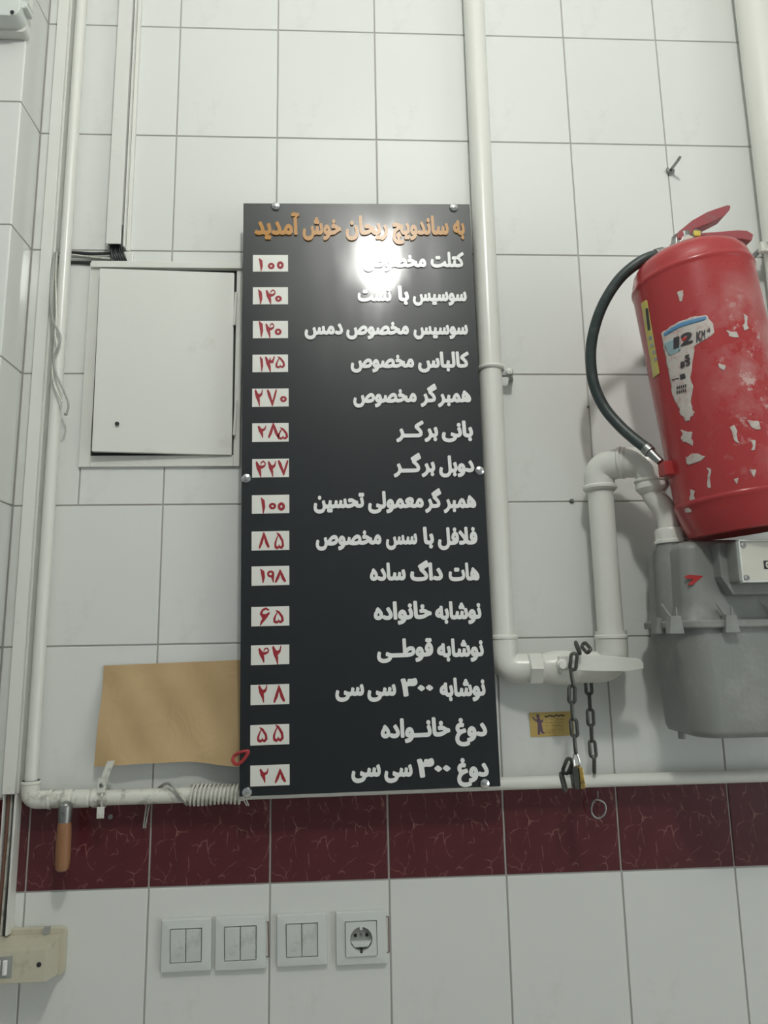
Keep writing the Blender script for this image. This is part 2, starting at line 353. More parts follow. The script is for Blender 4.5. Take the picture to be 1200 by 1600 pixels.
# ------------------------------------------------------------------ outlines: lettering and hand-drawn strokes
def winding_sdf(loops, h, pad):
    segs = np.concatenate([np.stack([l, np.roll(l, -1, 0)], 1) for l in loops])
    lo = segs.reshape(-1, 2).min(0) - pad; hi = segs.reshape(-1, 2).max(0) + pad
    xs = np.arange(lo[0], hi[0] + h, h); ys = np.arange(lo[1], hi[1] + h, h)
    X, Y = np.meshgrid(xs, ys); P = np.stack([X.ravel(), Y.ravel()], 1)
    a = segs[:, 0]; b = segs[:, 1]; ab = b - a; L2 = (ab ** 2).sum(1) + 1e-12
    out = np.empty(len(P)); CH = 2500
    for i in range(0, len(P), CH):
        p = P[i:i + CH, None, :]; ap = p - a
        t = np.clip((ap * ab).sum(2) / L2, 0, 1)
        d2 = ((ap - t[..., None] * ab) ** 2).sum(2); d = np.sqrt(d2.min(1))
        cr = ab[:, 0] * ap[..., 1] - ab[:, 1] * ap[..., 0]
        upx = (a[:, 1] <= p[..., 1]) & (b[:, 1] > p[..., 1]) & (cr > 0)
        dnx = (a[:, 1] > p[..., 1]) & (b[:, 1] <= p[..., 1]) & (cr < 0)
        wn = upx.sum(1) - dnx.sum(1)
        out[i:i + CH] = np.where(wn != 0, d, -d)
    return xs, ys, out.reshape(len(ys), len(xs))
def stroke_sdf(strokes, h=0.03, pad=0.25, lo=(-.1, -.1), hi=(1.1, 1.1)):
    xs = np.arange(lo[0] - pad, hi[0] + pad, h); ys = np.arange(lo[1] - pad, hi[1] + pad, h)
    X, Y = np.meshgrid(xs, ys); F = np.full(X.shape, -9.0)
    for st in strokes:
        for (x0, y0, r0), (x1, y1, r1) in zip(st[:-1], st[1:]):
            dx, dy = x1 - x0, y1 - y0; t = np.clip(((X - x0) * dx + (Y - y0) * dy) / (dx * dx + dy * dy + 1e-12), 0, 1)
            F = np.maximum(F, (r0 + (r1 - r0) * t) - np.hypot(X - x0 - t * dx, Y - y0 - t * dy))
    return xs, ys, F
def contours(xs, ys, F, level):
    F = F - level; ny, nx = F.shape; S = F > 0; nxt = {}
    mix = S[:-1, :-1].astype(int) + S[1:, :-1] + S[:-1, 1:] + S[1:, 1:]
    def pt(e):
        k, j, i = e
        if k == 0: a, b = F[j, i], F[j, i + 1]; t = a / (a - b); return (xs[i] + t * (xs[i + 1] - xs[i]), ys[j])
        a, b = F[j, i], F[j + 1, i]; t = a / (a - b); return (xs[i], ys[j] + t * (ys[j + 1] - ys[j]))
    for j, i in zip(*np.nonzero((mix > 0) & (mix < 4))):
        cs = [(j, i), (j, i + 1), (j + 1, i + 1), (j + 1, i)]; es = [(0, j, i), (1, j, i + 1), (0, j + 1, i), (1, j, i)]
        st = [k for k in range(4) if not S[cs[k]] and S[cs[(k + 1) % 4]]]; en = [k for k in range(4) if S[cs[k]] and not S[cs[(k + 1) % 4]]]
        for k in st:      # keep the inside on one hand
            for d in range(1, 4):
                if (k + d) % 4 in en: nxt[es[k]] = es[(k + d) % 4]; break
    loops = []
    while nxt:
        s0 = next(iter(nxt)); e = s0; lp = []
        while e in nxt: lp.append(pt(e)); e = nxt.pop(e)
        if len(lp) > 5:
            a = np.array(lp)
            for _ in range(1): a = .5 * a + .25 * (np.roll(a, 1, 0) + np.roll(a, -1, 0))
            keep = [0]
            for k in range(1, len(a)):
                if np.hypot(*(a[k] - a[keep[-1]])) > (xs[1] - xs[0]) * .6: keep.append(k)
            if len(keep) > 4: loops.append(a[keep])
    return loops
def solid(loops, fn, th):
    """loops in 2D -> plate; fn(x, y, depth) gives the point in place coordinates"""
    g = G(); flat = [p for l in loops for p in l]; n = len(flat); tri = []
    area = [.5 * float(np.sum(l[:, 0] * np.roll(l[:, 1], -1) - np.roll(l[:, 0], -1) * l[:, 1])) for l in loops]
    start = np.cumsum([0] + [len(l) for l in loops])
    def inside(p, l):
        a, b = l, np.roll(l, -1, 0); c = ((a[:, 1] > p[1]) != (b[:, 1] > p[1])); t = a[:, 0] + (p[1] - a[:, 1]) * (b[:, 0] - a[:, 0]) / np.where(b[:, 1] == a[:, 1], 1e-9, b[:, 1] - a[:, 1])
        return bool(np.sum(c & (p[0] < t)) % 2)
    big = max(range(len(loops)), key=lambda i: abs(area[i])); sg = area[big] > 0
    for i, l in enumerate(loops):
        if (area[i] > 0) != sg: continue
        hs = [k for k in range(len(loops)) if (area[k] > 0) != sg and inside(loops[k][0], l)]
        idx = [start[k] + q for k in [i] + hs for q in range(len(loops[k]))]
        tri += [tuple(int(idx[q]) for q in t) for t in tessellate_polygon([[Vector((p[0], p[1], 0)) for p in loops[k]] for k in [i] + hs])]
    vs = [fn(p[0], p[1], th) for p in flat] + [fn(p[0], p[1], 0) for p in flat]; fs = [tuple(t) for t in tri]; b = 0
    for l in loops:
        k = len(l); fs += [(b + i, b + (i + 1) % k, n + b + (i + 1) % k, n + b + i) for i in range(k)]; b += k
    g.add(vs, fs); return g
def polyline_strokes(pts, r): return [[(x, y, r) for x, y in pts]]

FORMS = {}
for ch, base, k in (('ا', 0xFE8D, 2), ('آ', 0xFE81, 2), ('ب', 0xFE8F, 4), ('ت', 0xFE95, 4), ('چ', 0xFB7A, 4), ('ح', 0xFEA1, 4), ('خ', 0xFEA5, 4), ('د', 0xFEA9, 2), ('ر', 0xFEAD, 2),
                    ('س', 0xFEB1, 4), ('ش', 0xFEB5, 4), ('ص', 0xFEB9, 4), ('ط', 0xFEC1, 4), ('ع', 0xFEC9, 4), ('غ', 0xFECD, 4), ('ف', 0xFED1, 4), ('ق', 0xFED5, 4), ('ک', 0xFB8E, 4),
                    ('گ', 0xFB92, 4), ('ل', 0xFEDD, 4), ('م', 0xFEE1, 4), ('ن', 0xFEE5, 4), ('ه', 0xFEE9, 4), ('و', 0xFEED, 2), ('ی', 0xFBFC, 4), ('L', 0xFEFB, 2)):
    FORMS[ch] = [base + i for i in range(k)]
def shape(word):
    wd = word.replace('لا', 'L'); out = []
    for i, c in enumerate(wd):
        if c == 'ـ': out.append('ـ'); continue
        if c not in FORMS: out.append(c); continue
        p = i > 0 and (wd[i - 1] == 'ـ' or len(FORMS.get(wd[i - 1], ())) == 4); nx = i < len(wd) - 1 and len(FORMS[c]) == 4 and (wd[i + 1] == 'ـ' or wd[i + 1] in FORMS)
        f = FORMS[c]; out.append(chr(f[3] if p and nx else f[1] if p else f[2] if nx else f[0]))
    if all(c in '۰۱۲۳۴۵۶۷۸۹' for c in word): return word
    return ''.join(reversed(out))
def glyph_loops(text, res=5):
    cu = bpy.data.curves.new('outline', 'FONT'); cu.body = text; cu.size = 1.0
    o = bpy.data.objects.new('outline', cu); COL.objects.link(o); bpy.context.view_layer.update()
    c = o.to_curve(bpy.context.evaluated_depsgraph_get()); loops = []
    for sp in c.splines:
        pts = []; bp = sp.bezier_points; k = len(bp)
        for i in range(k):
            a, b = bp[i], bp[(i + 1) % k]; p0, p1, p2, p3 = (np.array(v[:2]) for v in (a.co, a.handle_right, b.handle_left, b.co))
            straight = np.hypot(*(p0 - p3)) < .02
            for t in np.arange(0, 1, 1.0 if straight else 1 / res):
                pts.append((1 - t) ** 3 * p0 + 3 * t * (1 - t) ** 2 * p1 + 3 * t * t * (1 - t) * p2 + t ** 3 * p3)
        if len(pts) > 2: loops.append(np.array(pts))
    o.to_curve_clear(); bpy.data.objects.remove(o); bpy.data.curves.remove(cu)
    return loops
_wc = {}
def word_loops(word, bold):
    key = (word, bold)
    if key not in _wc:
        xs, ys, F = winding_sdf(glyph_loops(shape(word)), 0.0225, bold + 0.07); _wc[key] = contours(xs, ys, F, -bold)
    return _wc[key]

DIG = {
 '۰': [[(.5 + .33 * math.cos(a), .5 + .33 * math.sin(a), .17) for a in [k * math.pi / 6 for k in range(13)]]],
 '۱': [[(.32, .95, .05), (.5, .72, .17), (.56, .4, .15), (.52, .04, .05)]],
 '۲': [[(.14, .88, .10), (.30, .62, .17), (.48, .35, .13), (.56, .03, .045)], [(.28, .62, .13), (.55, .60, .11), (.78, .70, .08), (.88, .95, .045)]],
 '۳': [[(.12, .88, .09), (.28, .62, .16), (.45, .35, .13), (.55, .03, .045)], [(.28, .62, .11), (.46, .62, .09), (.53, .86, .05)], [(.48, .64, .09), (.75, .64, .10), (.92, .95, .05)]],
 '۴': [[(.12, .85, .09), (.26, .60, .16), (.42, .32, .13), (.50, .03, .05)], [(.26, .60, .12), (.60, .58, .09), (.86, .66, .06), (.92, .80, .045), (.76, .93, .045), (.58, .88, .045), (.50, .76, .04)]],
 '۵': [[(.28, .98, .035), (.52, .84, .09), (.80, .50, .10), (.86, .22, .10), (.70, .08, .09), (.54, .12, .07), (.48, .26, .04)], [(.50, .16, .05), (.34, .06, .09), (.15, .14, .10), (.13, .34, .09), (.26, .62, .06), (.40, .84, .04)]],
 '۶': [[(.86, .88, .05), (.62, .97, .06), (.34, .88, .07), (.20, .68, .10), (.34, .54, .11), (.66, .56, .10), (.90, .70, .06)], [(.70, .56, .10), (.42, .36, .12), (.22, .16, .08), (.14, .02, .04)]],
 '۷': [[(.10, .92, .10), (.22, .72, .14), (.46, .28, .10), (.55, .04, .06)], [(.92, .94, .08), (.80, .66, .10), (.60, .22, .09), (.55, .04, .06)]],
 '۸': [[(.50, .96, .04), (.44, .70, .10), (.28, .34, .12), (.12, .06, .08)], [(.50, .96, .04), (.60, .70, .10), (.76, .34, .13), (.92, .12, .10)]],
 '۹': [[(.42 + .24 * math.cos(a), .72 + .20 * math.sin(a), .09) for a in [k * math.pi / 6 for k in range(13)]], [(.64, .76, .11), (.60, .40, .12), (.66, .03, .04)]],
}
_dl = {}
def digit_loops(d, asp=1.0):
    if d not in _dl:
        xs, ys, F = stroke_sdf(DIG[d], .03); _dl[d] = contours(xs, ys, F, 0.0)
    return _dl[d]

# ------------------------------------------------------------------ menu board
BY = -0.058                                     # front face of the board
b_rot = 0.0105
bl = at(374, 1245, BY)
BWID, BHT = 0.4298, 1.0625
board = thing('menu_board', (bl.x, BY, bl.z), 'tall glossy black menu board with raised white Persian lettering and red prices', 'sign', rot=(0, -b_rot, 0))
BM = wmat(board); BI = BM.inverted()
def bloc(px, py): return BI @ at(px, py, BY)
G().box((0, 0, 0), (BWID, .005, BHT), .0007, 1).build('panel', 'board', board, local=True)
for (px, py) in ((431, 323), (709, 325), (385, 748), (749, 736), (386, 1238), (757, 1224)):
    p = bloc(px, py)
    sc = G().lathe([(.0085, 0), (.0085, .0015), (.0075, .0035), (.004, .0048), (.0, .0052)], (p.x, 0, p.z), (0, -1, 0), 20).build('screw', 'chrome', board, local=True)
    G().lathe([(.0035, 0), (.0035, .045)], (p.x, .005, p.z), (0, 1, 0), 10).build('spacer', 'steel', sc, local=True)
def word(txt, x0, x1, ybase, em, bold=.05, m='letter', th=.0022):
    lp = word_loops(txt, bold); al = np.concatenate(lp); a0, a1 = al[:, 0].min(), al[:, 0].max()
    q0, q1 = bloc(x0, ybase), bloc(x1, ybase); k = (q1.x - q0.x) / (a1 - a0)
    solid(lp, lambda x, y, d: Vector((q0.x + (x - a0) * k, -.0002 - d, q1.z + y * em)), th).build('word', m, board, local=True, smooth=50)
TITLE = [('به', 708, 726), ('ساندویچ', 613, 701), ('ریحان', 540, 606), ('خوش', 473, 533), ('آمدید', 398, 468)]
for t, a, b in TITLE: word(t, a, b, 366.5, .0500, .045, 'gold', .0026)
ROWS = [
 (417, [('کتلت', 673, 725), ('مخصوص', 567, 666)]),
 (470, [('سوسیس', 645, 729), ('با', 622, 639), ('تست', 559, 612)]),
 (522, [('سوسیس', 646, 731), ('مخصوص', 541, 639), ('دمس', 476, 536)]),
 (573.5, [('کالباس', 653, 733), ('مخصوص', 548, 647)]),
 (627.5, [('همبر', 684, 736), ('گر', 657, 683), ('مخصوص', 552, 651)]),
 (682, [('بانی', 690, 739), ('بر', 663, 684.5), ('کــر', 619, 662.5)]),
 (736.5, [('دوبل', 686, 741), ('بر', 658.5, 680), ('گــر', 615, 658.5)]),
 (792, [('همبر', 693, 744), ('گر', 664, 690), ('معمولی', 575, 662), ('تحسین', 490, 569.5)]),
 (849, [('فلافل', 684, 746), ('با', 661.5, 678), ('سس', 603, 652), ('مخصوص', 493.5, 596)]),
 (905, [('هات', 701, 749), ('داگ', 641, 692), ('ساده', 578, 634)]),
 (965, [('نوشابه', 680, 752), ('خانواده', 584, 674.5)]),
 (1023.5, [('نوشابه', 683, 755.7), ('قوطــی', 589, 677)]),
 (1085, [('نوشابه', 687, 758.5), ('۳۰۰', 626.5, 677), ('سی', 574, 619), ('سی', 524, 569)]),
 (1148, [('دوغ', 711, 761), ('خانــواده', 595, 703.5)]),
 (1211, [('دوغ', 714, 763.5), ('۳۰۰', 652, 704), ('سی', 600.5, 644.7), ('سی', 549, 595)]),
]
for yb, ws in ROWS:
    for t, a, b in ws: word(t, a, b, yb, .0385)
CARDS = [(395, 450, 398.6, 424.8), (395, 450, 449, 476), (395, 450, 501.5, 529), (394.5, 450, 554, 582), (394, 451, 607, 636), (394, 451, 661, 691), (394, 451.5, 716.7, 746.5), (393.5, 452, 773, 803),
         (393, 452, 829.5, 860.5), (393, 452, 884, 915.5), (392.5, 452, 947, 979), (392, 452, 1007, 1039.5), (391.5, 452, 1068.5, 1102), (391, 452, 1131, 1165), (391, 452.5, 1194, 1229)]
A_, B_, C_ = (380, 390, 6.156), (380, 650, 6.156), (380, 930, 5.161)
PRICES = [
 (A_, [('۱', 150, 190, 85, 210), ('۰', 237, 303, 130, 192), ('۰', 325, 390, 115, 190)]),
 (A_, [('۱', 143, 185, 385, 530), ('۴', 217, 312, 385, 530), ('۰', 307, 372, 445, 505)]),
 (A_, [('۱', 150, 193, 690, 845), ('۴', 215, 300, 708, 855), ('۰', 303, 370, 762, 825)]),
 (A_, [('۱', 160, 193, 1030, 1178), ('۳', 210, 305, 1025, 1183), ('۵', 310, 403, 1030, 1145)]),
 (A_, [('۲', 110, 190, 1345, 1510), ('۷', 228, 325, 1345, 1510), ('۰', 355, 420, 1410, 1470)]),
 (B_, [('۲', 140, 222, 92, 213), ('۸', 240, 345, 65, 215), ('۵', 330, 433, 110, 230)]),
 (B_, [('۴', 120, 218, 430, 592), ('۲', 238, 317, 432, 590), ('۷', 335, 435, 425, 575)]),
 (B_, [('۱', 170, 212, 785, 942), ('۰', 247, 318, 835, 900), ('۰', 332, 403, 830, 913)]),
 (B_, [('۸', 150, 253, 1115, 1278), ('۵', 300, 393, 1120, 1285)]),
 (B_, [('۱', 165, 210, 1470, 1610), ('۹', 230, 300, 1485, 1605), ('۸', 305, 412, 1475, 1605)]),
 (C_, [('۶', 135, 215, 98, 248), ('۵', 243, 328, 118, 230)]),
 (C_, [('۴', 123, 210, 420, 545), ('۲', 235, 308, 405, 560)]),
 (C_, [('۲', 122, 195, 722, 868), ('۸', 245, 337, 722, 868)]),
 (C_, [('۵', 112, 197, 1062, 1190), ('۵', 240, 327, 1040, 1185)]),
 (C_, [('۲', 133, 205, 1395, 1515), ('۸', 255, 345, 1395, 1515)]),
]
for (x0, x1, y0, y1), ((ox, oy, s), ds) in zip(CARDS, PRICES):
    p0, p1 = bloc(x0, y1), bloc(x1, y0)
    card = G().box((p0.x, -.0009, p0.z), (p1.x, .0, p1.z), .0003, 1).build('price_card', 'card', board, local=True)
    for d, a, b, c, e in ds:
        lp = digit_loops(d); al = np.concatenate(lp); mn, mx = al.min(0), al.max(0)
        q0, q1 = bloc(ox + a / s, oy + e / s), bloc(ox + b / s, oy + c / s)
        kx, kz = (q1.x - q0.x) / (mx[0] - mn[0]), (q1.z - q0.z) / (mx[1] - mn[1])
        solid(lp, lambda x, y, t: Vector((q0.x + (x - mn[0]) * kx, -.00095 - t, q0.z + (y - mn[1]) * kz)), .0003).build('digit', 'ink', card, local=True, smooth=0)

# ------------------------------------------------------------------ helpers for pipework
def collar(g, c, d, r, h, lip=.0015, n=24):
    g.lathe([(r - lip, -h / 2), (r, -h / 2 + lip), (r, h / 2 - lip), (r - lip, h / 2)], c, d, n); return g
def hexnut(c, d, r, h, n=6):
    g = G(); g.lathe([(r * .9, -h / 2), (r, -h / 2 + .002), (r, h / 2 - .002), (r * .9, h / 2)], c, d, n); return g
X, Yv, Z = Vector((1, 0, 0)), Vector((0, 1, 0)), Vector((0, 0, 1))

# ------------------------------------------------------------------ thin water pipe: down the corner, then along above the maroon band
HY, HZ = -.027, .0025
vx = -.1905
water = thing('thin_pipe', (vx, HY, HZ), 'thin white painted pipe down the corner and along above the maroon tiles', 'pipe')
G().tube([(vx, HY, CEIL_Z), (vx, HY, .03)], .0102, 16).build('riser_pipe', 'pipe', water)
G().tube(fillet([(vx, HY, .033), (vx, HY, HZ), (vx + .034, HY, HZ)], .026, 8), .0142, 18).build('elbow', 'pipe_dirty', water)
g = G(); collar(g, Vector((vx, HY, .030)), Z, .0155, .006); collar(g, Vector((vx + .033, HY, HZ)), X, .0155, .006); g.build('elbow_rim', 'pipe_dirty', water)
G().tube([(vx + .03, HY, HZ), (.16, HY, HZ + .001)], .0122, 18).build('grimy_pipe', 'pipe_dirty', water)
for x0, x1, r in ((vx + .037, vx + .052, .0138), (vx + .054, vx + .068, .0152), (vx + .070, vx + .098, .0143), (vx + .100, vx + .112, .0150)):
    G().tube([(x0, HY, HZ), (x0 + .002, HY, HZ), (x1 - .002, HY, HZ), (x1, HY, HZ)], [r - .002, r, r, r - .002], 14).build('coupling', 'pipe_dirty', water)
G().tube([(.16, HY, HZ + .001), (.59, HY, .007), (XR - .01, HY, .012)], .0107, 16).build('long_pipe', 'pipe', water)

# clip round it with a strap
cx = at(163, 1240, HY).x
clip = thing('pipe_clip', (cx, -.002, HZ + .03), 'white painted metal clip with a screwed strap holding the grimy pipe', 'clip')
G().tube([(cx, HY + .0150 * math.cos(a), HZ + .0150 * math.sin(a)) for a in [k * math.pi / 10 for k in range(20)]], .0022, 8, closed=True).build('ring', 'pipe_dirty', clip)
G().box((cx - .0065, HY - .0155, HZ + .011), (cx + .0065, HY - .0135, HZ + .033), .0007).build('ear', 'pipe_dirty', clip)
G().box((cx - .006, HY - .0155, HZ - .029), (cx + .006, HY - .0135, HZ - .011), .0007).build('ear', 'pipe_dirty', clip)
g = G(); a, b = Vector((cx, HY - .012, HZ + .024)), Vector((cx + .012, -.001, HZ + .060))
g.prism([(a.x - .006, a.z), (a.x + .006, a.z), (b.x + .006, b.z), (b.x - .006, b.z)], HY - .0125, HY - .0105); g.build('strap', 'pipe_dirty', clip)
G().lathe([(.0035, 0), (.0035, .0015), (.002, .003), (0, .0032)], (cx, HY - .0155, HZ + .023), (0, -1, 0), 12).build('screw', 'steel', clip)
G().lathe([(.0042, 0), (.0042, .0025), (0, .0035)], at(173, 1276, -.012), (0, -1, 0), 6).build('nut', 'steel', clip)
G().tube([at(173, 1276, -.012), at(173, 1276, 0)], .002, 8).build('bolt', 'steel', clip)

# cable wound round the pipe
x0, x1 = at(296, 1240, HY).x, at(378, 1240, HY).x
coil = thing('coiled_cable', ((x0 + x1) / 2, HY, HZ + .014), 'dirty white cable wound in tight turns round the thin pipe', 'cable')
turns = 13; pth = []
for k in range(turns * 16 + 1):
    t = k / (turns * 16); a = 2 * math.pi * k / 16 + math.pi / 2; pth.append((x0 + (x1 - x0) * t + .0012 * math.sin(a), HY - .0148 * math.cos(a), HZ + .0005 + (.0150 + .0012 * math.sin(7 * t)) * math.sin(a)))
G().tube(pth, .0024, 8).build('winding', 'cable_w', coil)
G().tube(smoothpath([at(246, 1232, -.012), at(258, 1224, -.030), at(268, 1226, -.043), at(280, 1244, -.044), at(288, 1254, -.036), at(292, 1258, -.025)], 6), .0017, 7).build('loose_end', 'cable_g', coil)
G().tube(smoothpath([at(252, 1230, -.014), at(262, 1225, -.034), at(276, 1235, -.044), at(286, 1248, -.043), at(293, 1256, -.028)], 6), .0017, 7).build('loose_end', 'cable_w', coil)
for dx in (0, 4):
    G().tube(smoothpath([at(232 + dx, 1238, -.012), at(227 + dx, 1270, -.012), at(224 + dx * .7, 1294, -.013)], 6), .0012, 6).build('hanging_end', 'cable_g', coil)
for dx in (0, 5):
    G().tube([at(378 + dx, 1246, -.03), at(386 + dx * .6, 1259, -.03)], .0012, 6).build('hanging_end', 'cable_w', coil)

# wooden handled scraper stuck behind the pipe
p0, p1, p2 = at(103, 1256, -.046), at(101, 1285, -.047), at(97, 1361, -.048)
scr = thing('scraper', p2, 'wooden-handled scraper with a metal ferrule hanging from the thin pipe', 'tool')
d = (p2 - p1)
G().tube([p1 + d * t for t in (-.06, 0, .08, .3, .6, .85, .96, 1.0)], [.0088, .0098, .0108, .0112, .0116, .0112, .0098, .006], 16).build('handle', 'wood', scr)
G().tube([p1 + (p0 - p1) * t for t in (-.1, .02, .5, .9, 1.05, 1.15)], [.0094, .0098, .0106, .0104, .0080, .003], 16).build('ferrule', 'steel', scr)

# ------------------------------------------------------------------ corner cable trunking, open at the bottom
dx0, dx1 = -.2365, -.2115
duct = thing('corner_trunking', (dx0, 0, .01), 'long white cable trunking in the corner beside the pier, cover missing at its lower end', 'trunking')
G().box((dx0, -.028, .012), (dx1 - .004, -.0005, CEIL_Z), .0015).build('cover', 'duct', duct)
G().box((dx1 - .004, -.022, .012), (dx1, -.0005, CEIL_Z), .0008).build('side_lip', 'duct', duct)
zb = at(5, 1462, -.02).z
G().box((dx1 - .0065, -.022, zb), (dx1 - .0025, -.0005, .012), .0006).build('open_rail', 'duct', duct)
G().box((dx0, -.022, zb), (dx0 + .002, -.0005, .012), .0006).build('open_rail', 'duct', duct)
G().box((dx0 + .002, -.0025, zb), (dx1 - .0065, -.0005, .012)).build('back_strip', 'recess_dark', duct)
for k, (fx, yy, mm) in enumerate(((.0045, -.009, 'cable_b'), (.0095, -.012, 'cable_w'), (.0135, -.009, 'cable_g'), (.0165, -.014, 'cable_k'), (.0065, -.016, 'cable_b'))):
    G().tube(smoothpath([(dx0 + fx, yy, .03), (dx0 + fx + .001, yy - .001, -.05), (dx0 + fx - .0005, yy, -.11), (dx0 + fx - .001 - .0006 * k, yy, zb - .002)], 6), .0022, 8).build('cable', mm, duct)

# second trunking ending over the access panel
ex0, ex1 = at(176, 200, -.02).x, at(203, 200, -.02).x
eb = at(185, 384, -.02).z
duct2 = thing('ceiling_trunking', (ex0, 0, eb), 'straight white cable trunking dropping from above, its cut end showing black wires', 'trunking')
G().box((ex0 + .0015, -.0015, eb), (ex1 - .0015, -.0004, CEIL_Z)).build('back_plate', 'duct', duct2)
G().box((ex0, -.020, eb), (ex0 + .0025, -.0004, CEIL_Z), .0005).build('side_wall', 'duct', duct2)
G().box((ex1 - .0025, -.020, eb), (ex1, -.0004, CEIL_Z), .0005).build('side_wall', 'duct', duct2)
G().box((ex0 - .0005, -.0225, eb + .003), (ex1 - .006, -.0195, CEIL_Z), .0008).build('lid', 'duct', duct2)
G().box((ex1 + .0005, -.010, eb - .004), (ex1 + .007, -.0004, CEIL_Z), .001).build('edge_strip', 'duct', duct2)
for k in range(6):
    a = ex0 + .006 + k * .0036
    G().tube(smoothpath([(a, -.010 + .002 * (k % 2), eb + .05), (a, -.010 + .002 * (k % 2), eb + .004), (a + .003 + .001 * k, -.012, eb - .016), (a + .009 + .0008 * k, -.005, eb - .030)], 5), .0019, 8).build('black_wire', 'cable_k', duct2)
G().box((ex1 - .004, -.008, eb - .032), (ex1 + .014, -.0004, eb - .004), .002).build('broken_corner', 'duct', duct2)

# cables crossing from the corner to that trunking, and a twisted loose wire
cr = thing('crossing_cables', at(140, 404, -.004), 'dark and grey cables running sideways over the access panel from the corner trunking', 'cable')
for k, (y0, y1, Y, r, mm) in enumerate(((396, 396, -.0035, .0034, 'cable_k'), (401, 400, -.007, .0026, 'cable_g'), (406, 405, -.0035, .0032, 'cable_g'), (411, 410, -.003, .0028, 'cable_k'), (398, 404, -.010, .0018, 'cable_w'))):
    G().tube(smoothpath([at(84, y0 + 2, Y), at(110, y0 + (k % 3) - 1, Y), at(145, (y0 + y1) / 2 + .8, Y), at(172, y1, Y)], 6), r, 8).build('cable', mm, cr)
tw = thing('twisted_wire', at(104, 646, -.045), 'loose twisted grey wire dangling down against the thin corner pipe', 'wire')
G().tube(smoothpath([at(86, 394, -.02), at(82, 420, -.03), at(79, 465, -.034), at(83, 500, -.042), at(94, 524, -.046), at(92, 540, -.047), at(84, 560, -.046), at(88, 585, -.046), at(100, 612, -.046), at(107, 632, -.045), at(104, 646, -.045)], 6), .0019, 7).build('strand', 'cable_g', tw)
G().tube(smoothpath([at(89, 394, -.018), at(87, 430, -.028), at(88, 470, -.038), at(88, 505, -.043), at(86, 522, -.044), at(89, 545, -.0445), at(82, 572, -.044), at(85, 602, -.044), at(97, 628, -.045)], 6), .0017, 7).build('strand', 'cable_w', tw)
G().sphere(at(103, 647, -.045), .0033, seg=10).build('bare_end', 'cable_g', tw)

# ------------------------------------------------------------------ electrical access panel
fa, fb, fc, fd = at(143, 411, -.003), at(381, 411, -.003), at(126, 728, -.003), at(378, 735, -.003)
px0, px1, pz0, pz1 = -.152, .138, .570, .972
pan = thing('access_panel', (px0, 0, pz0), 'white electrical access panel with its square door slightly ajar above the brown paper', 'panel')
FR = .020
G().box((px0, -.006, pz0), (px0 + FR, -.0003, pz1), .001).build('frame_side', 'panel', pan)
G().box((px1 - .012, -.006, pz0), (px1, -.0003, pz1), .001).build('frame_side', 'panel', pan)
G().box((px0 + FR, -.006, pz0), (px1 - .012, -.0003, pz0 + .021), .001).build('frame_rail', 'panel', pan)
G().box((px0 + .004, -.012, pz1 - .013), (px1, -.0003, pz1), .001).build('frame_rail', 'panel', pan)
G().box((px0 + FR, -.0012, pz0 + .021), (px1 - .012, -.0003, pz1 - .013)).build('painted_shade_sheet', 'recess_dark', pan)  # flat dark sheet, painted as the shade behind the ajar door
# the door swings on its right edge: left edge stands a little proud
dr = [(at(156, 419, -.022), at(143, 705, -.026)), (at(366, 426, -.010), at(362, 711, -.010))]
(lt, lb), (rt, rb) = dr
g = G(); T = Vector((0, .0085, 0))
bm = bmesh.new(); q = [lb, rb, rt, lt]; vs = [bm.verts.new(p) for p in q] + [bm.verts.new(p + T) for p in q]
for f in ((0, 1, 2, 3), (7, 6, 5, 4), (0, 4, 5, 1), (1, 5, 6, 2), (2, 6, 7, 3), (3, 7, 4, 0)): bm.faces.new([vs[i] for i in f])
bmesh.ops.bevel(bm, geom=bm.edges[:], offset=.0012, segments=2, affect='EDGES', profile=.5); g.bm(bm)
door = g.build('door', 'panel', pan)
kp = at(183, 662, -.0262)
G().lathe([(.0038, 0), (.0038, .0008), (.0022, .0012), (.0, .0011)], kp, (0, -1, 0), 14).build('lock', 'recess_dark', door)
for (py0, py1) in ((457, 508), (626, 680)):
    a, b = at(369, py0, -.012), at(366, py1, -.012); G().tube([a, b], .0028, 8).build('hinge', 'panel', pan)

# ------------------------------------------------------------------ brown paper
pap = G(); NU, NV = 26, 20; tl, tr, blp, br = at(162, 1040, -.004), at(379, 1031, -.006), at(148, 1198, -.022), at(376, 1197, -.030)
vs = []
for j in range(NV + 1):
    for i in range(NU + 1):
        u, v = i / NU, j / NV
        p = (tl * (1 - u) + tr * u) * (1 - v) + (blp * (1 - u) + br * u) * v
        p.y += -.006 * v * math.sin(u * 5.0 + .9) * v - .003 * math.sin(5 * v + 3 * u) * v - .0015 * math.sin(19 * u - 8 * v)
        p.y = min(p.y, -.0025) if v < .97 else p.y
        p.z += (.007 * math.sin(u * 3.14) ** 2 + .0012 * math.sin(u * 11)) * v ** 3
        p.x += .0012 * math.sin(v * 5) * (1 - u); vs.append(p)
n1 = len(vs); vs += [p + Vector((0, .0005, 0)) for p in vs]; fs = []
for j in range(NV):
    for i in range(NU):
        a = j * (NU + 1) + i; fs.append((a, a + 1, a + NU + 2, a + NU + 1)); fs.append((n1 + a, n1 + a + NU + 1, n1 + a + NU + 2, n1 + a + 1))
rim = [i for i in range(NU + 1)] + [(j + 1) * (NU + 1) - 1 for j in range(1, NV + 1)] + [NV * (NU + 1) + i for i in range(NU - 1, -1, -1)] + [j * (NU + 1) for j in range(NV - 1, 0, -1)]
fs += [(rim[k], rim[(k + 1) % len(rim)], n1 + rim[(k + 1) % len(rim)], n1 + rim[k]) for k in range(len(rim))]
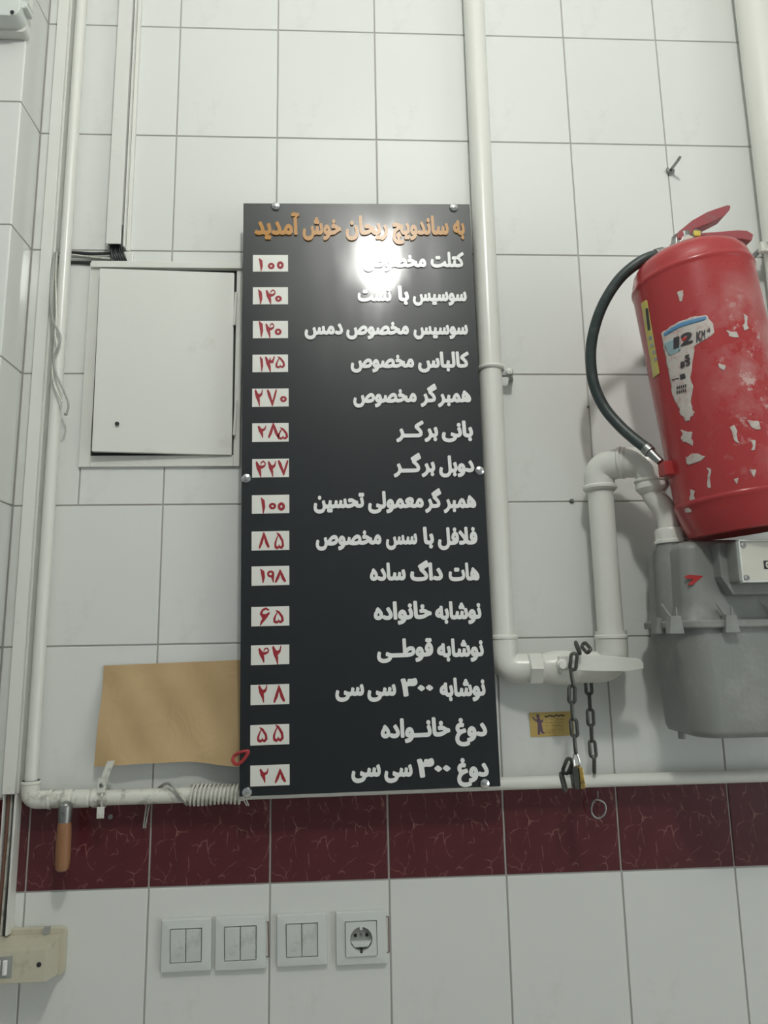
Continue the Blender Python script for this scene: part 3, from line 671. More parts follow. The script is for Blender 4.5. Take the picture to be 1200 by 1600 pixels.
pap.add(vs, fs); tag(pap.build('kraft_paper', 'kraft', origin=blp, smooth=60), 'sheet of brown kraft paper stuck to the tiles beside the menu board', 'paper')

# red ribbon loop at the board's edge
rp = [at(366, 1181, -.052), at(364, 1188, -.055), at(369, 1194, -.057), at(378, 1190, -.058), at(386, 1179, -.059), at(388, 1174, -.058), at(380, 1174, -.057), at(372, 1177, -.055)]
q = smoothpath(rp + [rp[0]], 5); g = G()
g.tube(q[:-1], .0030, 8, closed=True)
tag(g.build('red_loop', 'red_plain', origin=rp[2]), 'small loop of red ribbon caught on the left edge of the menu board', 'ribbon')

# ------------------------------------------------------------------ gas pipe: main riser, valve, second riser, swivel to the meter
gy = -.031; gx = .6052; gz = .199
gas = thing('gas_pipe', (gx, gy, gz), 'thick white gas pipe with elbows and a lever valve leading to the grey meter', 'pipe')
G().tube([(gx, gy, CEIL_Z), (gx, gy, .235)], .0214, 24).build('main_pipe', 'pipe', gas)
G().tube(fillet([(gx, gy, .252), (gx, gy, gz), (gx + .062, gy - .012, gz)], .045, 10), .0255, 24).build('elbow', 'pipe', gas)
collar(G(), Vector((gx, gy, .252)), Z, .0272, .010, .003).build('elbow_rim', 'pipe', gas)
vy = gy - .014; vx0 = gx + .058
G().tube([(vx0, vy, gz), (vx0 + .012, vy, gz), (vx0 + .014, vy, gz)], [.0245, .0245, .022], 20).build('elbow_socket', 'pipe', gas)
hexnut(Vector((at(840, 1040, -.07).x, vy, gz)), X, .0285, .024).build('hex_fitting', 'pipe', gas)
vcx = at(872, 1040, -.06).x
vb = G().tube([(at(850, 1040, -.06).x, vy, gz), (vcx - .012, vy, gz), (vcx, vy, gz), (vcx + .020, vy, gz), (vcx + .035, vy, gz), (vcx + .045, vy, gz)], [.024, .0275, .0295, .0295, .0265, .024], 24).build('valve_body', 'pipe', gas)
G().tube([(vcx + .004, vy - .020, gz), (vcx + .004, vy - .045, gz)], .010, 14).build('stem', 'pipe', vb)
ha, hb = at(868, 1036, -.105), at(1004, 1039, -.105)
hp = [(at(x, y, -.105).x, at(x, y, -.105).z) for x, y in ((872, 1025), (905, 1023), (940, 1024), (975, 1027), (999, 1029), (1005, 1036), (1005, 1045), (985, 1049), (940, 1049), (905, 1048), (872, 1046))]
G().prism(hp, -.108, -.100, .0018).build('lever_handle', 'pipe', vb)
G().lathe([(.0095, 0), (.0095, .004), (.007, .006), (.006, .010), (0, .011)], at(877, 1039, -.108), (0, -1, 0), 12).build('handle_nut', 'pipe', vb)
rx = at(957, 1010, -.065).x; ry = -.062
G().tube(fillet([(vcx + .04, vy, gz), (rx, ry, gz), (rx, ry, .26)], .04, 8), .0268, 22).build('elbow', 'pipe', gas)
g = G(); collar(g, Vector((rx, ry, at(955, 995, -.06).z)), Z, .0285, .010, .003); g.tube([(rx, ry, .22), (rx, ry, at(955, 992, -.06).z)], .0262, 22); g.build('socket', 'pipe', gas)
zt = at(965, 728, -.08).z; x2, y2 = at(1018, 745, -.115).x, -.115
zc1 = at(940, 762, -.065).z; zc2 = at(1016, 752, -.115).z
G().tube([(rx, ry, .25), (rx - .001, ry, zc1)], .0222, 24).build('second_riser', 'pipe', gas)
mid = Vector(((rx + x2) / 2 - .004, (ry + y2) / 2, zt + .004))
G().tube(fillet([(rx - .001, ry, zc1 - .005), (rx - .001, ry, zt), mid], .038, 10), .0268, 24).build('elbow', 'pipe', gas)
G().tube(fillet([mid, (x2, y2, zt - .003), (x2, y2, zc2 - .008)], .036, 10), .0268, 24).build('elbow', 'pipe', gas)
dm = Vector((x2 - rx, y2 - ry, 0)).normalized()
g = G(); collar(g, Vector((rx - .001, ry, zc1)), Z, .0300, .012, .004); g.build('elbow_rim', 'pipe', gas)
g = G(); collar(g, mid, dm, .0290, .010, .003); collar(g, mid + dm * .009, dm, .0280, .004, .0015); g.build('elbow_rim', 'pipe', gas)
g = G(); collar(g, Vector((x2, y2, zc2)), Z, .0300, .010, .004); g.tube([(x2, y2, zc2), (x2, y2, zc2 - .006), (x2, y2, zc2 - .012), (x2 + .001, y2, zc2 - .020)], [.026, .028, .028, .022], 20); g.build('elbow_rim', 'pipe', gas)
nx, ny, nz = at(1048, 838, -.125).x, -.125, at(1048, 838, -.125).z
G().tube(smoothpath([(x2 + .001, y2, zc2 - .012), (x2 + .002, y2 - .002, zc2 - .028), (x2 + .014, ny, (zc2 + nz) / 2 - .002), (nx - .002, ny, nz + .030), (nx, ny, nz)], 7), [.0225 - .004 * min(1, k / 8) for k in range(29)], 20).build('swivel_bend', 'pipe', gas)
g = G(); g.lathe([(.018, .0135), (.0245, .0125), (.0265, .008), (.0265, -.006), (.0285, -.008), (.0285, -.0125), (.026, -.0135)], (nx, ny, nz), Z, 10); g.build('union_nut', 'pipe', gas)
# clamp holding the main pipe
cz = at(790, 585, -.03).z
cl = thing('pipe_clamp', (gx + .03, -.002, cz), 'painted clamp with a screwed bracket on the thick gas pipe beside the board', 'clamp')
G().tube([(gx + .0222 * math.cos(a), gy + .0222 * math.sin(a), cz + .010) for a in [k * math.pi / 14 for k in range(28)]], .0040, 8, closed=True).build('band', 'pipe', cl)
e0, e1 = at(783, 584, -.028), at(806, 588, -.004)
G().box((gx + .020, -.036, cz - .004), (gx + .042, -.026, cz + .008), .001).build('ear', 'steel', cl)
G().tube([(gx + .036, -.034, cz + .002), (gx + .046, -.0005, cz + .000)], .0045, 10).build('wall_screw', 'steel', cl)
G().lathe([(.006, 0), (.006, .003), (.003, .005), (0, .0052)], (gx + .034, -.036, cz + .003), (0, -1, 0), 10).build('screw_head', 'pipe', cl)

# ------------------------------------------------------------------ pipe at the far right with its clamp
fx = at(1172, 100, -.05).x + .022
tag(G().tube([(fx + .0005, -.05, CEIL_Z - .001), (fx, -.05, 1.2)] + fillet([(fx - .001, -.05, .95), (fx - .001, -.05, .62), (XR - .002, -.05, .60)], .06, 8), .034, 28).build('drain_pipe', 'pipe', origin=(fx, -.05, .9)), 'wide white downpipe running past the fire extinguisher at the wall', 'pipe')
c4 = at(1190, 394, -.04)
c4g = thing('drain_clamp', (c4.x, -.003, c4.z), 'rusty screwed clamp on the wide white downpipe', 'clamp')
G().tube([(fx + .0355 * math.cos(a), -.05 + .0355 * math.sin(a), c4.z + .006) for a in [k * math.pi / 14 for k in range(28)]], .0035, 8, closed=True).build('band', 'steel', c4g)
G().box((fx - .052, -.062, c4.z - .010), (fx - .032, -.050, c4.z + .010), .0015).build('ear', 'pipe_dirty', c4g)
G().tube([(fx - .050, -.052, c4.z - .004), (fx - .050, -.001, c4.z - .004)], .0055, 10).build('wall_screw', 'steel', c4g)

# ------------------------------------------------------------------ gas meter
my, mx0, mx1 = -.125, .849, 1.172
mzf = at(1100, 975, -.21).z; mzt = .401; mzb = at(1150, 1152, -.17).z
met = thing('gas_meter', ((mx0 + mx1) / 2, my, mzb), 'grey painted gas meter under the red extinguisher, with a red flow arrow', 'meter')
def rrect(x0, x1, y0, y1, r, n=6):
    out = []
    for cxx, cyy, a0 in ((x1 - r, y1 - r, 0), (x0 + r, y1 - r, 90), (x0 + r, y0 + r, 180), (x1 - r, y0 + r, 270)):
        for k in range(n + 1):
            a = math.radians(a0 + 90 * k / n); out.append((cxx + r * math.cos(a), cyy + r * math.sin(a)))
    return out
def loft(rings):
    g = G(); n = len(rings[0][0]); vs = []; fs = []
    for poly, zz in rings: vs += [(p[0], p[1], zz) for p in poly]
    for i in range(len(rings) - 1):
        for k in range(n): fs.append((i * n + k, i * n + (k + 1) % n, (i + 1) * n + (k + 1) % n, (i + 1) * n + k))
    fs.append(tuple(range(n))[::-1]); fs.append(tuple((len(rings) - 1) * n + k for k in range(n))); return g.add(vs, fs)
hd = .082
def sec(i, r, j=None): j = i * .7 if j is None else j; return rrect(mx0 + i, mx1 - i, my - hd + j, my + hd - i * .3, r)
loft([(sec(.030, .03, .03), mzb), (sec(.020, .035, .016), mzb + .003), (sec(.015, .038, .010), mzb + .012), (sec(.012, .04, .008), mzb + .05), (sec(.007, .04, .005), (mzb + mzf) / 2), (sec(.003, .04, .003), mzf - .008), (sec(.003, .04, .003), mzf)]).build('lower_case', 'grey', met, smooth=50)
zu = mzt
ux0 = at(1071, 880, my - hd + .010).x - .004
def usec(i, r, j): return rrect(ux0 + i, mx1 - .02 - i, my - hd + j, my + hd - i * .3, r)
loft([(usec(-.012, .02, .003), mzf), (usec(-.004, .02, .006), mzf + .008), (usec(0, .02, .009), mzf + .03), (usec(.003, .02, .010), zu - .016), (usec(.008, .02, .015), zu - .005), (usec(.020, .02, .028), zu)]).build('upper_case', 'grey', met, smooth=50)
G().box((nx - .018, my, mzf), (ux0 + .02, my + .035, nz - .040), .008).build('inlet_web', 'grey', met)
loft([(sec(-.006, .045), mzf - .006), (sec(-.008, .045), mzf - .004), (sec(-.008, .045), mzf + .004), (sec(-.006, .045), mzf + .006)]).build('flange', 'grey', met, smooth=30)
cxa, cxb = at(1056, 975, my - hd - .008).x, at(1143, 975, my - hd - .008).x
for i in range(4):
    xx = cxa + i * (cxb - cxa); yy = my - hd - .0045
    g = G(); g.prism([(xx - .008, mzf + .013), (xx + .008, mzf + .013), (xx + .0115, mzf - .014), (xx - .0115, mzf - .014)], yy - .006, yy + .010, .001)
    c = g.build('clip', 'grey', met)
    G().prism([(xx - .0075, mzf + .012), (xx - .003, mzf + .012), (xx - .016, mzf + .032), (xx - .0185, mzf + .031)], yy + .001, yy + .004, .0004).build('wire_tab', 'grey', c)
    G().box((xx + .004, yy + .001, mzf + .012), (xx + .006, yy + .003, mzf + .026)).build('wire_tab', 'grey', c)
G().prism([(mx0 - .013, mzf + .012), (mx0 - .005, mzf + .012), (mx0 - .004, mzf - .014), (mx0 - .015, mzf - .014)], my - .02, my + .004, .001).build('clip', 'grey', met)
nk = Vector((nx, ny, 0))
for dxn in (0, .25):
    G().tube([(nx + dxn, ny, mzf + .004), (nx + dxn, ny, nz - .05), (nx + dxn, ny, nz - .030), (nx + dxn, ny, nz - .012)], [.0300, .0285, .0265, .0245], 24).build('neck', 'grey', met)
# index housing
ix0, ix1, iz0, iz1 = at(1153, 900, -.245).x, at(1153, 900, -.245).x + .105, at(1165, 911, -.25).z, at(1165, 843, -.25).z
iy = my - hd
G().prism([(ix0 - .012, iz0 + .012), (ix0 + .004, iz0 - .016), (ix1, iz0 - .016), (ix1 + .01, iz0 + .012), (ix1 + .01, iz1), (ix0 - .012, iz1)], iy - .012, iy + .02, .003).build('index_seat', 'grey', met)
ind = G().box((ix0, iy - .042, iz0), (ix1, iy - .008, iz1), .005, 3).build('index_housing', 'grey', met)
G().box((ix0 + .003, iy - .0445, iz0 + .003), (ix1 - .003, iy - .041, iz1 - .003), .002).build('face_plate', 'cream', ind)
g = G()
for a, b, c, e in ((ix0 + .0005, ix1 - .0005, iz0 + .0005, iz0 + .0035), (ix0 + .0005, ix1 - .0005, iz1 - .0035, iz1 - .0005), (ix0 + .0005, ix0 + .0035, iz0, iz1), (ix1 - .0035, ix1 - .0005, iz0, iz1)):
    g.box((a, iy - .048, c), (b, iy - .040, e), .001)
g.build('clear_rim', 'switch', ind)
for sxp, szp in ((ix0 + .009, iz0 + .008), (ix0 + .009, iz1 - .008)):
    G().lathe([(.0042, 0), (.0042, .002), (.002, .002), (.0, .0008)], (sxp, iy - .0445, szp), (0, -1, 0), 12).build('screw', 'steel', ind)
w0 = at(1193, 876, -.252); w1 = at(1193, 889, -.252)
G().box((w0.x, iy - .0452, w1.z), (ix1 - .012, iy - .0440, w0.z)).build('counter_window', 'black', ind)
zl = [[(q[0], q[1]) for q in l] for l in digit_loops('۰')]
g = solid([np.array(l) for l in zl], lambda x, y, d: Vector((w0.x + .0025 + x * .0055, iy - .0453 - d, w1.z + .0015 + y * (w0.z - w1.z - .003))), .0003); g.build('counter_digit', 'cream', ind)
# red flow arrow
ap = [(1071, 900), (1077, 898), (1099, 900), (1082, 914), (1075, 914), (1083, 905), (1071, 903)]
fy = my - hd + .0094
G().prism([(at(x, y, fy).x, at(x, y, fy).z) for x, y in ap], fy - .0004, fy + .003).build('flow_arrow', 'arrow', met)
for (px_, py_) in ((1065, 1150), (1120, 1158)):
    p = at(px_, py_, -.115); G().tube([(p.x, -.115, mzb + .012), (p.x, -.115, mzb - .008)], .0055, 10).build('drain_foot', 'grey', met)

# ------------------------------------------------------------------ fire extinguisher
ER = .0965
EB = Vector((.969, -.197, .4085)); tilt = math.radians(-6.3)
ext = thing('fire_extinguisher', EB, 'large red fire extinguisher with torn labels hanging tilted above the gas meter', 'fire extinguisher', rot=(0, tilt, 0))
prof = [(0, .022), (.040, .020), (.066, .010), (.078, .002), (.084, .004), (.091, .022), (.0945, .040), (ER, .050), (.0982, .0525), (.0985, .0555), (.0982, .0585), (ER, .061), (ER, .426), (.0980, .4295), (.0985, .433), (.0980, .4365), (.0952, .440), (.0945, .447), (.0905, .460), (.083, .470), (.070, .4785), (.050, .4845), (.030, .487), (.020, .4875), (0, .488)]
body = G().lathe(prof, n=64).build('cylinder', 'red', ext, local=True, smooth=40)
G().lathe([(.021, .484), (.021, .493), (.017, .496), (.017, .520), (0, .521)], n=24).build('valve_neck', 'steel', ext, local=True)
ey = EB.y
def exz(px, py, Y=None): p = at(px, py, ey if Y is None else Y); return (p.x, p.z)
G().prism([exz(*p) for p in ((1050, 392), (1050, 378), (1058, 368), (1080, 362), (1092, 368), (1092, 388), (1080, 396))], ey - .014, ey + .014, .003).build('valve_block', 'steel', ext)
lev = G(); lp = [(1052, 380), (1053, 370), (1075, 352), (1098, 339), (1112, 334), (1130, 328), (1135, 330), (1133, 336), (1125, 345), (1104, 356), (1088, 362), (1078, 366), (1068, 386)]
lev.prism([exz(*p) for p in lp], ey - .016, ey + .012, .0022); lev.build('squeeze_lever', 'lever', ext)
G().prism([exz(*p) for p in ((1076, 386), (1077, 372), (1110, 370), (1145, 367), (1160, 368), (1170, 374), (1167, 384), (1150, 381), (1130, 380), (1100, 382))], ey - .016, ey + .012, .0022).build('carry_handle', 'lever', ext)
gp = at(1073, 379, ey - .020)
ga = G().lathe([(.0105, -.006), (.0115, .0), (.0115, .006), (.0098, .0072), (0, .0072)], gp, (0, -1, 0), 22).build('gauge', 'chrome', ext)
G().lathe([(.0088, .0074), (.0088, .0078), (0, .0079)], gp, (0, -1, 0), 20).build('dial', 'cream', ga)
G().lathe([(.0105, -.006), (.0110, 0), (.009, .002), (0, .0022)], at(1082, 377, ey - .018), (0, -1, 0), 18).build('pin_ring', 'steel', ext)
sp_ = at(1089, 365, ey - .020)
G().box((sp_.x - .006, sp_.y - .002, sp_.z - .005), (sp_.x + .006, sp_.y + .002, sp_.z + .005), .0018).build('seal', 'yellow_seal', ext)
G().tube(smoothpath([sp_, at(1098, 366, ey - .018), at(1108, 371, ey - .017)], 5), .0007, 6).build('seal_wire', 'steel', ext)
h0, h1 = at(1054, 391, ey), at(1024, 399, ey + .002)
G().tube([h0, h0 + (h1 - h0) * .55, h0 + (h1 - h0) * .6, h1], [.0085, .0085, .0108, .0108], 16).build('hose_fitting', 'steel', ext)
hose = smoothpath([at(1027, 398, ey + .002), at(1000, 409, -.19), at(967, 437, -.175), at(939, 483, -.155), at(924, 538, -.135), at(926, 592, -.125), at(942, 633, -.125), at(966, 663, -.135), at(990, 685, -.15), at(1012, 702, -.165)], 7)
G().tube(hose, .0094, 16).build('hose', 'rubber', ext)
n0, n1_ = at(1009, 700, -.163), at(1032, 722, -.18)
G().tube([n0, n0 + (n1_ - n0) * .3, n0 + (n1_ - n0) * .34, n1_], [.0102, .0102, .0075, .006], 14).build('nozzle', 'steel', ext)
G().box(at(1034, 744, -.186) + Vector((0, -.012, 0)), at(1054, 722, -.186) + Vector((0, .012, 0)), .002).build('nozzle_holder', 'red_plain', ext)
# wall hanger behind it
G().box((-.014, .088, .36), (.014, .1935, .385), .002).build('wall_hanger', 'steel', ext, local=True)

# stickers wrapped on the cylinder: outlines in (angle in degrees from the front, height)
def wrap(strokes_or_poly, name, m, parent, off, h=.0035, amp=0.0, seed=0, R0=ER):
    poly = np.array([(math.radians(a) * R0, zz) for a, zz in strokes_or_poly])
    if amp:
        rnd = random.Random(seed); out = []
        for i in range(len(poly)):
            a, b = poly[i], poly[(i + 1) % len(poly)]; k = max(1, int(np.hypot(*(b - a)) / .006))
            for j in range(k): out.append(a + (b - a) * j / k + np.array([rnd.uniform(-amp, amp), rnd.uniform(-amp, amp)]))
        poly = np.array(out)
    xs, ys, F = winding_sdf([poly], h, .006); g = G(); idx = {}
    def vid(x, y):
        k = (round(x, 6), round(y, 6))
        if k not in idx: idx[k] = len(g.v); a = x / R0; g.v.append(Vector(((R0 + off) * math.sin(a), -(R0 + off) * math.cos(a), y)))
        return idx[k]
    ny, nxn = F.shape
    for j in range(ny - 1):
        for i in range(nxn - 1):
            cs = [(j, i), (j, i + 1), (j + 1, i + 1), (j + 1, i)]; fv = [F[c] for c in cs]
            if max(fv) <= 0: continue
            pl = []
            for k in range(4):
                a, b = cs[k], cs[(k + 1) % 4]; pa, pb = (xs[a[1]], ys[a[0]]), (xs[b[1]], ys[b[0]])
                if fv[k] > 0: pl.append(vid(*pa))
                if (fv[k] > 0) != (fv[(k + 1) % 4] > 0): t = fv[k] / (fv[k] - fv[(k + 1) % 4]); pl.append(vid(pa[0] + t * (pb[0] - pa[0]), pa[1] + t * (pb[1] - pa[1])))
            pl = [p for q, p in enumerate(pl) if p != pl[q - 1]]
            if len(pl) > 2: g.f.append(tuple(pl))
    o = g.build(name, m, parent, local=True, smooth=60)
    s = o.modifiers.new('thickness', 'SOLIDIFY'); s.thickness = .00025; s.offset = 1
    return o
EI = wmat(ext).inverted()
def cyl(px, py):
    """photo pixel -> (angle, height) on the cylinder"""
    o = EI @ CAM; d = ROT @ Vector(((px - 600) / F_PX, 1.0, (800 - py) / F_PX)); d = EI.to_3x3() @ d
    A = d.x ** 2 + d.y ** 2; B = 2 * (o.x * d.x + o.y * d.y); Cc = o.x ** 2 + o.y ** 2 - ER ** 2; D = B * B - 4 * A * Cc
    t = (-B - math.sqrt(max(D, 0))) / (2 * A); p = o + d * t
    return (math.degrees(math.atan2(p.x, -p.y)), p.z)
def pl(*pts): return [cyl(*p) for p in pts]
main = wrap(pl((1033, 521), (1060, 503), (1085, 495), (1104, 492), (1113, 505), (1116, 522), (1104, 531), (1095, 533), (1085, 541), (1083, 560), (1081, 580), (1078, 592), (1083, 604), (1079, 625), (1084, 648), (1072, 660), (1062, 640), (1052, 620), (1046, 590)), 'torn_label', 'label', ext, .0003, amp=.0012, seed=3)
wrap(pl((1037, 521), (1062, 505), (1086, 498), (1103, 494), (1104, 500), (1086, 505), (1063, 512), (1039, 526)), 'blue_strip', 'label_blue', main, .0007)
wrap(pl((1037, 536), (1060, 527), (1064, 548), (1046, 557)), 'teal_box', 'label_teal', main, .0007)
def txt(ch, x0, x1, y0, y1, m, par, bold=.02):
    """printed character wrapped on the cylinder inside a pixel box"""
    lp_ = contours(*winding_sdf(glyph_loops(ch), .03, bold + .07), -bold); al = np.concatenate(lp_); mn, mx = al.min(0), al.max(0)
    O, U, V = (np.array(cyl(*p)) for p in ((x0, y1), (x1, y1 - (x1 - x0) * .33), (x0, y0))); U = U - O; V = V - O
    def fn(x, y, d):
        q = O + U * (x - mn[0]) / (mx[0] - mn[0]) + V * (y - mn[1]) / (mx[1] - mn[1]); a = math.radians(q[0]); r = ER + .0013 + d
        return Vector((r * math.sin(a), -r * math.cos(a), q[1]))
    solid(lp_, fn, .0002).build('print', m, par, local=True, smooth=0)
txt('1', 1053, 1062, 528, 546, 'label_ink', main, .04); txt('2', 1064, 1083, 523, 542, 'label_ink', main, .04)
wrap(pl((1065, 529), (1077, 525), (1079, 530), (1067, 534)), 'red_print', 'arrow', main, .0011)
txt('K', 1088, 1096, 519, 536, 'label_ink', main, .05); txt('M', 1096, 1102, 517, 532, 'label_ink', main, .05); txt('4', 1104, 1110, 514, 521, 'label_ink', main, .03)
txt('5', 1070, 1078, 556, 566, 'label_ink', main, .05); txt('B', 1064, 1071, 566, 576, 'label_ink', main, .05); txt('5', 1072, 1079, 563, 573, 'label_ink', main, .05)
wrap(pl((1062, 586), (1071, 583), (1072, 591), (1064, 594)), 'print_block', 'label_ink', main, .0007)
wrap(pl((1050, 593), (1062, 590), (1062, 591.6), (1050, 594.6)), 'print_line', 'label_ink', main, .0007, h=.0012)
for k in range(5): txt('l', 1058 + k * 3.2, 1060 + k * 3.2, 604 - k * .8, 609 - k * .8, 'label_ink', main, .03); txt('i', 1058 + k * 3.2, 1060 + k * 3.2, 611 - k * .8, 616 - k * .8, 'label_ink', main, .03)
scraps = [((1060, 632), (1073, 628), (1084, 645), (1077, 658), (1064, 652)), ((1065, 672), (1082, 676), (1081, 695), (1066, 690)), ((1070, 715), (1085, 708), (1103, 712), (1096, 722), (1073, 724)),
          ((1141, 668), (1148, 664), (1154, 680), (1154, 694), (1146, 690)), ((1158, 649), (1172, 656), (1184, 660), (1187, 670), (1180, 670), (1170, 660)), ((1057, 458), (1066, 456), (1068, 470), (1060, 473)),
          ((1078, 766), (1086, 766), (1087, 782), (1079, 786)), ((1104, 728), (1110, 731), (1113, 760), (1107, 764)), ((1172, 735), (1184, 735), (1180, 746), (1174, 744)), ((1146, 748), (1157, 748), (1155, 755), (1148, 755)),
          ((1133, 515), (1150, 520), (1153, 526), (1139, 527)), ((1160, 490), (1166, 494), (1170, 515), (1164, 516)), ((1122, 568), (1133, 570), (1134, 578), (1125, 576)), ((1174, 688), (1180, 690), (1181, 702), (1175, 702)), ((1071, 796), (1081, 795), (1080, 801), (1072, 802))]
for k, sc_ in enumerate(scraps): wrap(pl(*sc_), 'label_scrap', 'label', ext, .0003, h=.0015, amp=.0026, seed=k)
yl = wrap(pl((1002, 474), (1011, 468), (1031, 583), (1021, 592)), 'yellow_label', 'yellow', ext, .0003, h=.002)
wrap(pl((1009, 482), (1013, 481), (1017, 515), (1013, 517)), 'print_block', 'label_ink', yl, .0007, h=.0012)
for k in range(4): wrap(pl((1014 + k * 3, 526 + k * 11), (1019 + k * 2.6, 524 + k * 11), (1020 + k * 2.6, 530 + k * 11), (1015 + k * 3, 532 + k * 11)), 'print_block', 'cable_g', yl, .0007, h=.0012)

# ------------------------------------------------------------------ chains, padlock, ring
def link_mesh(Lk=.0330, Wk=.0155, r=.0030):
    R = Wk / 2 - r; h = Lk / 2 - Wk / 2; pts = []
    for k in range(9): a = math.pi * k / 8; pts.append((R * math.cos(a), 0, h + R * math.sin(a)))
    for k in range(9): a = math.pi + math.pi * k / 8; pts.append((R * math.cos(a), 0, -h + R * math.sin(a)))
    return pts, r
def chain(name, label, path, start=0.0, pitch=.0262, group=None):
    P = smoothpath(path, 14); t = thing(name, P[-1], label, 'chain', group); d = [0.0]
    for a, b in zip(P[:-1], P[1:]): d.append(d[-1] + (b - a).length)
    n = max(1, int(d[-1] / pitch)); pts, r = link_mesh(); g0 = G().tube(pts, r, 7, closed=True); base = None
    for k in range(n):
        s = (k + .5) * pitch; i = next(q for q in range(len(d) - 1) if d[q + 1] >= s or q == len(d) - 2)
        f = (s - d[i]) / max(1e-9, d[i + 1] - d[i]); c = P[i].lerp(P[i + 1], f); td = (P[min(i + 2, len(P) - 1)] - P[max(i - 1, 0)]).normalized()
        if base is None: o = g0.build('link', 'chain', t, local=True); base = o.data
        else: o = bpy.data.objects.new('link', base); COL.objects.link(o); o.parent = t
        o.location = c - wmat(t).translation
        side = Vector((1, 0, 0)); side = (side - td * side.dot(td)).normalized(); fw = td.cross(side)
        ang = start + (math.pi / 2 if k % 2 else 0); side2 = side * math.cos(ang) + fw * math.sin(ang); fw2 = td.cross(side2)
        o.rotation_euler = Matrix((( side2.x, -fw2.x, td.x), (side2.y, -fw2.y, td.y), (side2.z, -fw2.z, td.z))).to_euler()
    return t
chain('chain', 'dark steel chain hanging over the valve lever down to the brass padlock', [at(923, 1018, -.088), at(912, 1010, -.098), at(903, 1012, -.110), at(897, 1028, -.117), at(894, 1060, -.118), at(894, 1105, -.116), at(898, 1150, -.114), at(899, 1190, -.112)], .35)
chain('chain', 'dark steel chain strand hanging behind the valve lever onto the thin pipe', [at(919, 1060, -.045), at(921, 1090, -.045), at(924, 1140, -.044), at(928, 1190, -.040), at(932, 1218, -.034)], .25)
chain('chain', 'short loose tail of dark chain dangling left of the brass padlock', [at(893, 1186, -.100), at(884, 1203, -.098), at(880, 1222, -.096), at(877, 1246, -.094)], .6)
pk = at(903, 1214, -.105)
lock = thing('padlock', (pk.x, pk.y, at(903, 1231, -.105).z), 'small brass padlock with a dark body side hanging on the chain', 'padlock')
q0, q1 = at(900, 1198, -.105), at(908, 1230, -.105)
ux = (q1 - q0).normalized()
def lk(px_, py_, dy=0): return at(px_, py_, -.105 + dy)
for nm, mm, pts, y0, y1 in (('body', 'brass', ((901, 1198), (907, 1197), (912, 1229), (904, 1231)), -.012, .010), ('worn_side', 'chain', ((891, 1200), (901, 1198), (904, 1231), (896, 1232)), -.010, .010)):
    G().prism([(lk(*p).x, lk(*p).z) for p in pts], -.105 + y0, -.105 + y1, .0012).build(nm, mm, lock)
G().tube(smoothpath([lk(898, 1200, -.004), lk(896, 1186, -.006), lk(898, 1177, -.008), lk(902, 1180, -.009), lk(905, 1190, -.008), lk(906, 1199, -.006)], 6), .0019, 10).build('shackle', 'chrome', lock)
kr = thing('wire_ring', at(934, 1238, -.024), 'thin grey wire ring hanging below the thin pipe in front of maroon tiles', 'ring')
rc = at(935, 1264, -.020); pts = [rc + Vector((.0128 * math.cos(a) * (1 + .06 * math.sin(2 * a)), 0, .0148 * math.sin(a) * (1 + .05 * math.cos(3 * a)))) for a in [2 * math.pi * k / 28 for k in range(28)]]
G().tube(pts, .0017, 8, closed=True).build('loop', 'steel', kr)
G().tube([rc + Vector((0, 0, .0148)), at(934, 1236, -.018)], .0010, 6).build('stem', 'steel', kr)

# ------------------------------------------------------------------ business card taped to the tile
c0, c1 = at(829, 1151.5, -.0008), at(895, 1112, -.0008); c0.x = at(829, 1151.5).x
biz = thing('business_card', c0, 'small gold business card with a figure and print stuck on the tiles', 'card', rot=(0, math.radians(-.6), 0))
cw, chh = c1.x - c0.x, c1.z - c0.z
G().box((0, -.0004, 0), (cw, .0004, chh)).build('card_sheet', 'biz', biz, local=True)
def bz(u, v): return (u * cw, v * chh)
def flat(strokes, m, nm):
    xs, ys, F = stroke_sdf(strokes, .02, .1, (0, 0), (2.0, 1.0))
    lp = contours(xs, ys, F, 0); k = chh
    solid(lp, lambda x, y, d: Vector((x * k, -.00045 - d, y * k)), .00015).build(nm, m, biz, local=True, smooth=0)
flat([[(.36, .86, .07), (.37, .80, .06)], [(.38, .70, .08), (.42, .50, .09)], [(.40, .48, .07), (.36, .12, .05)], [(.45, .48, .06), (.50, .18, .05), (.58, .14, .035)], [(.33, .64, .04), (.22, .70, .035), (.14, .80, .03)], [(.46, .66, .035), (.54, .60, .03), (.56, .70, .03)]], 'biz_figure', 'printed_figure')
rnd = random.Random(4); hs = []
for k in range(14):
    u = .66 + k * .062; hs.append([(u, .84 + rnd.uniform(-.03, .03), .022), (u + .05, .83 + rnd.uniform(-.04, .05), .026)])
flat(hs, 'biz_ink', 'printed_heading')
hs = []
for rw, zz in enumerate((.68, .56, .44, .27, .17)):
    u = .68
    while u < 1.45:
        if rnd.random() < .75: hs.append([(u, zz, .016), (u + rnd.uniform(.04, .1), zz + rnd.uniform(-.012, .012), .016)])
        u += rnd.uniform(.09, .15)
flat(hs, 'biz_ink_pale', 'printed_lines')

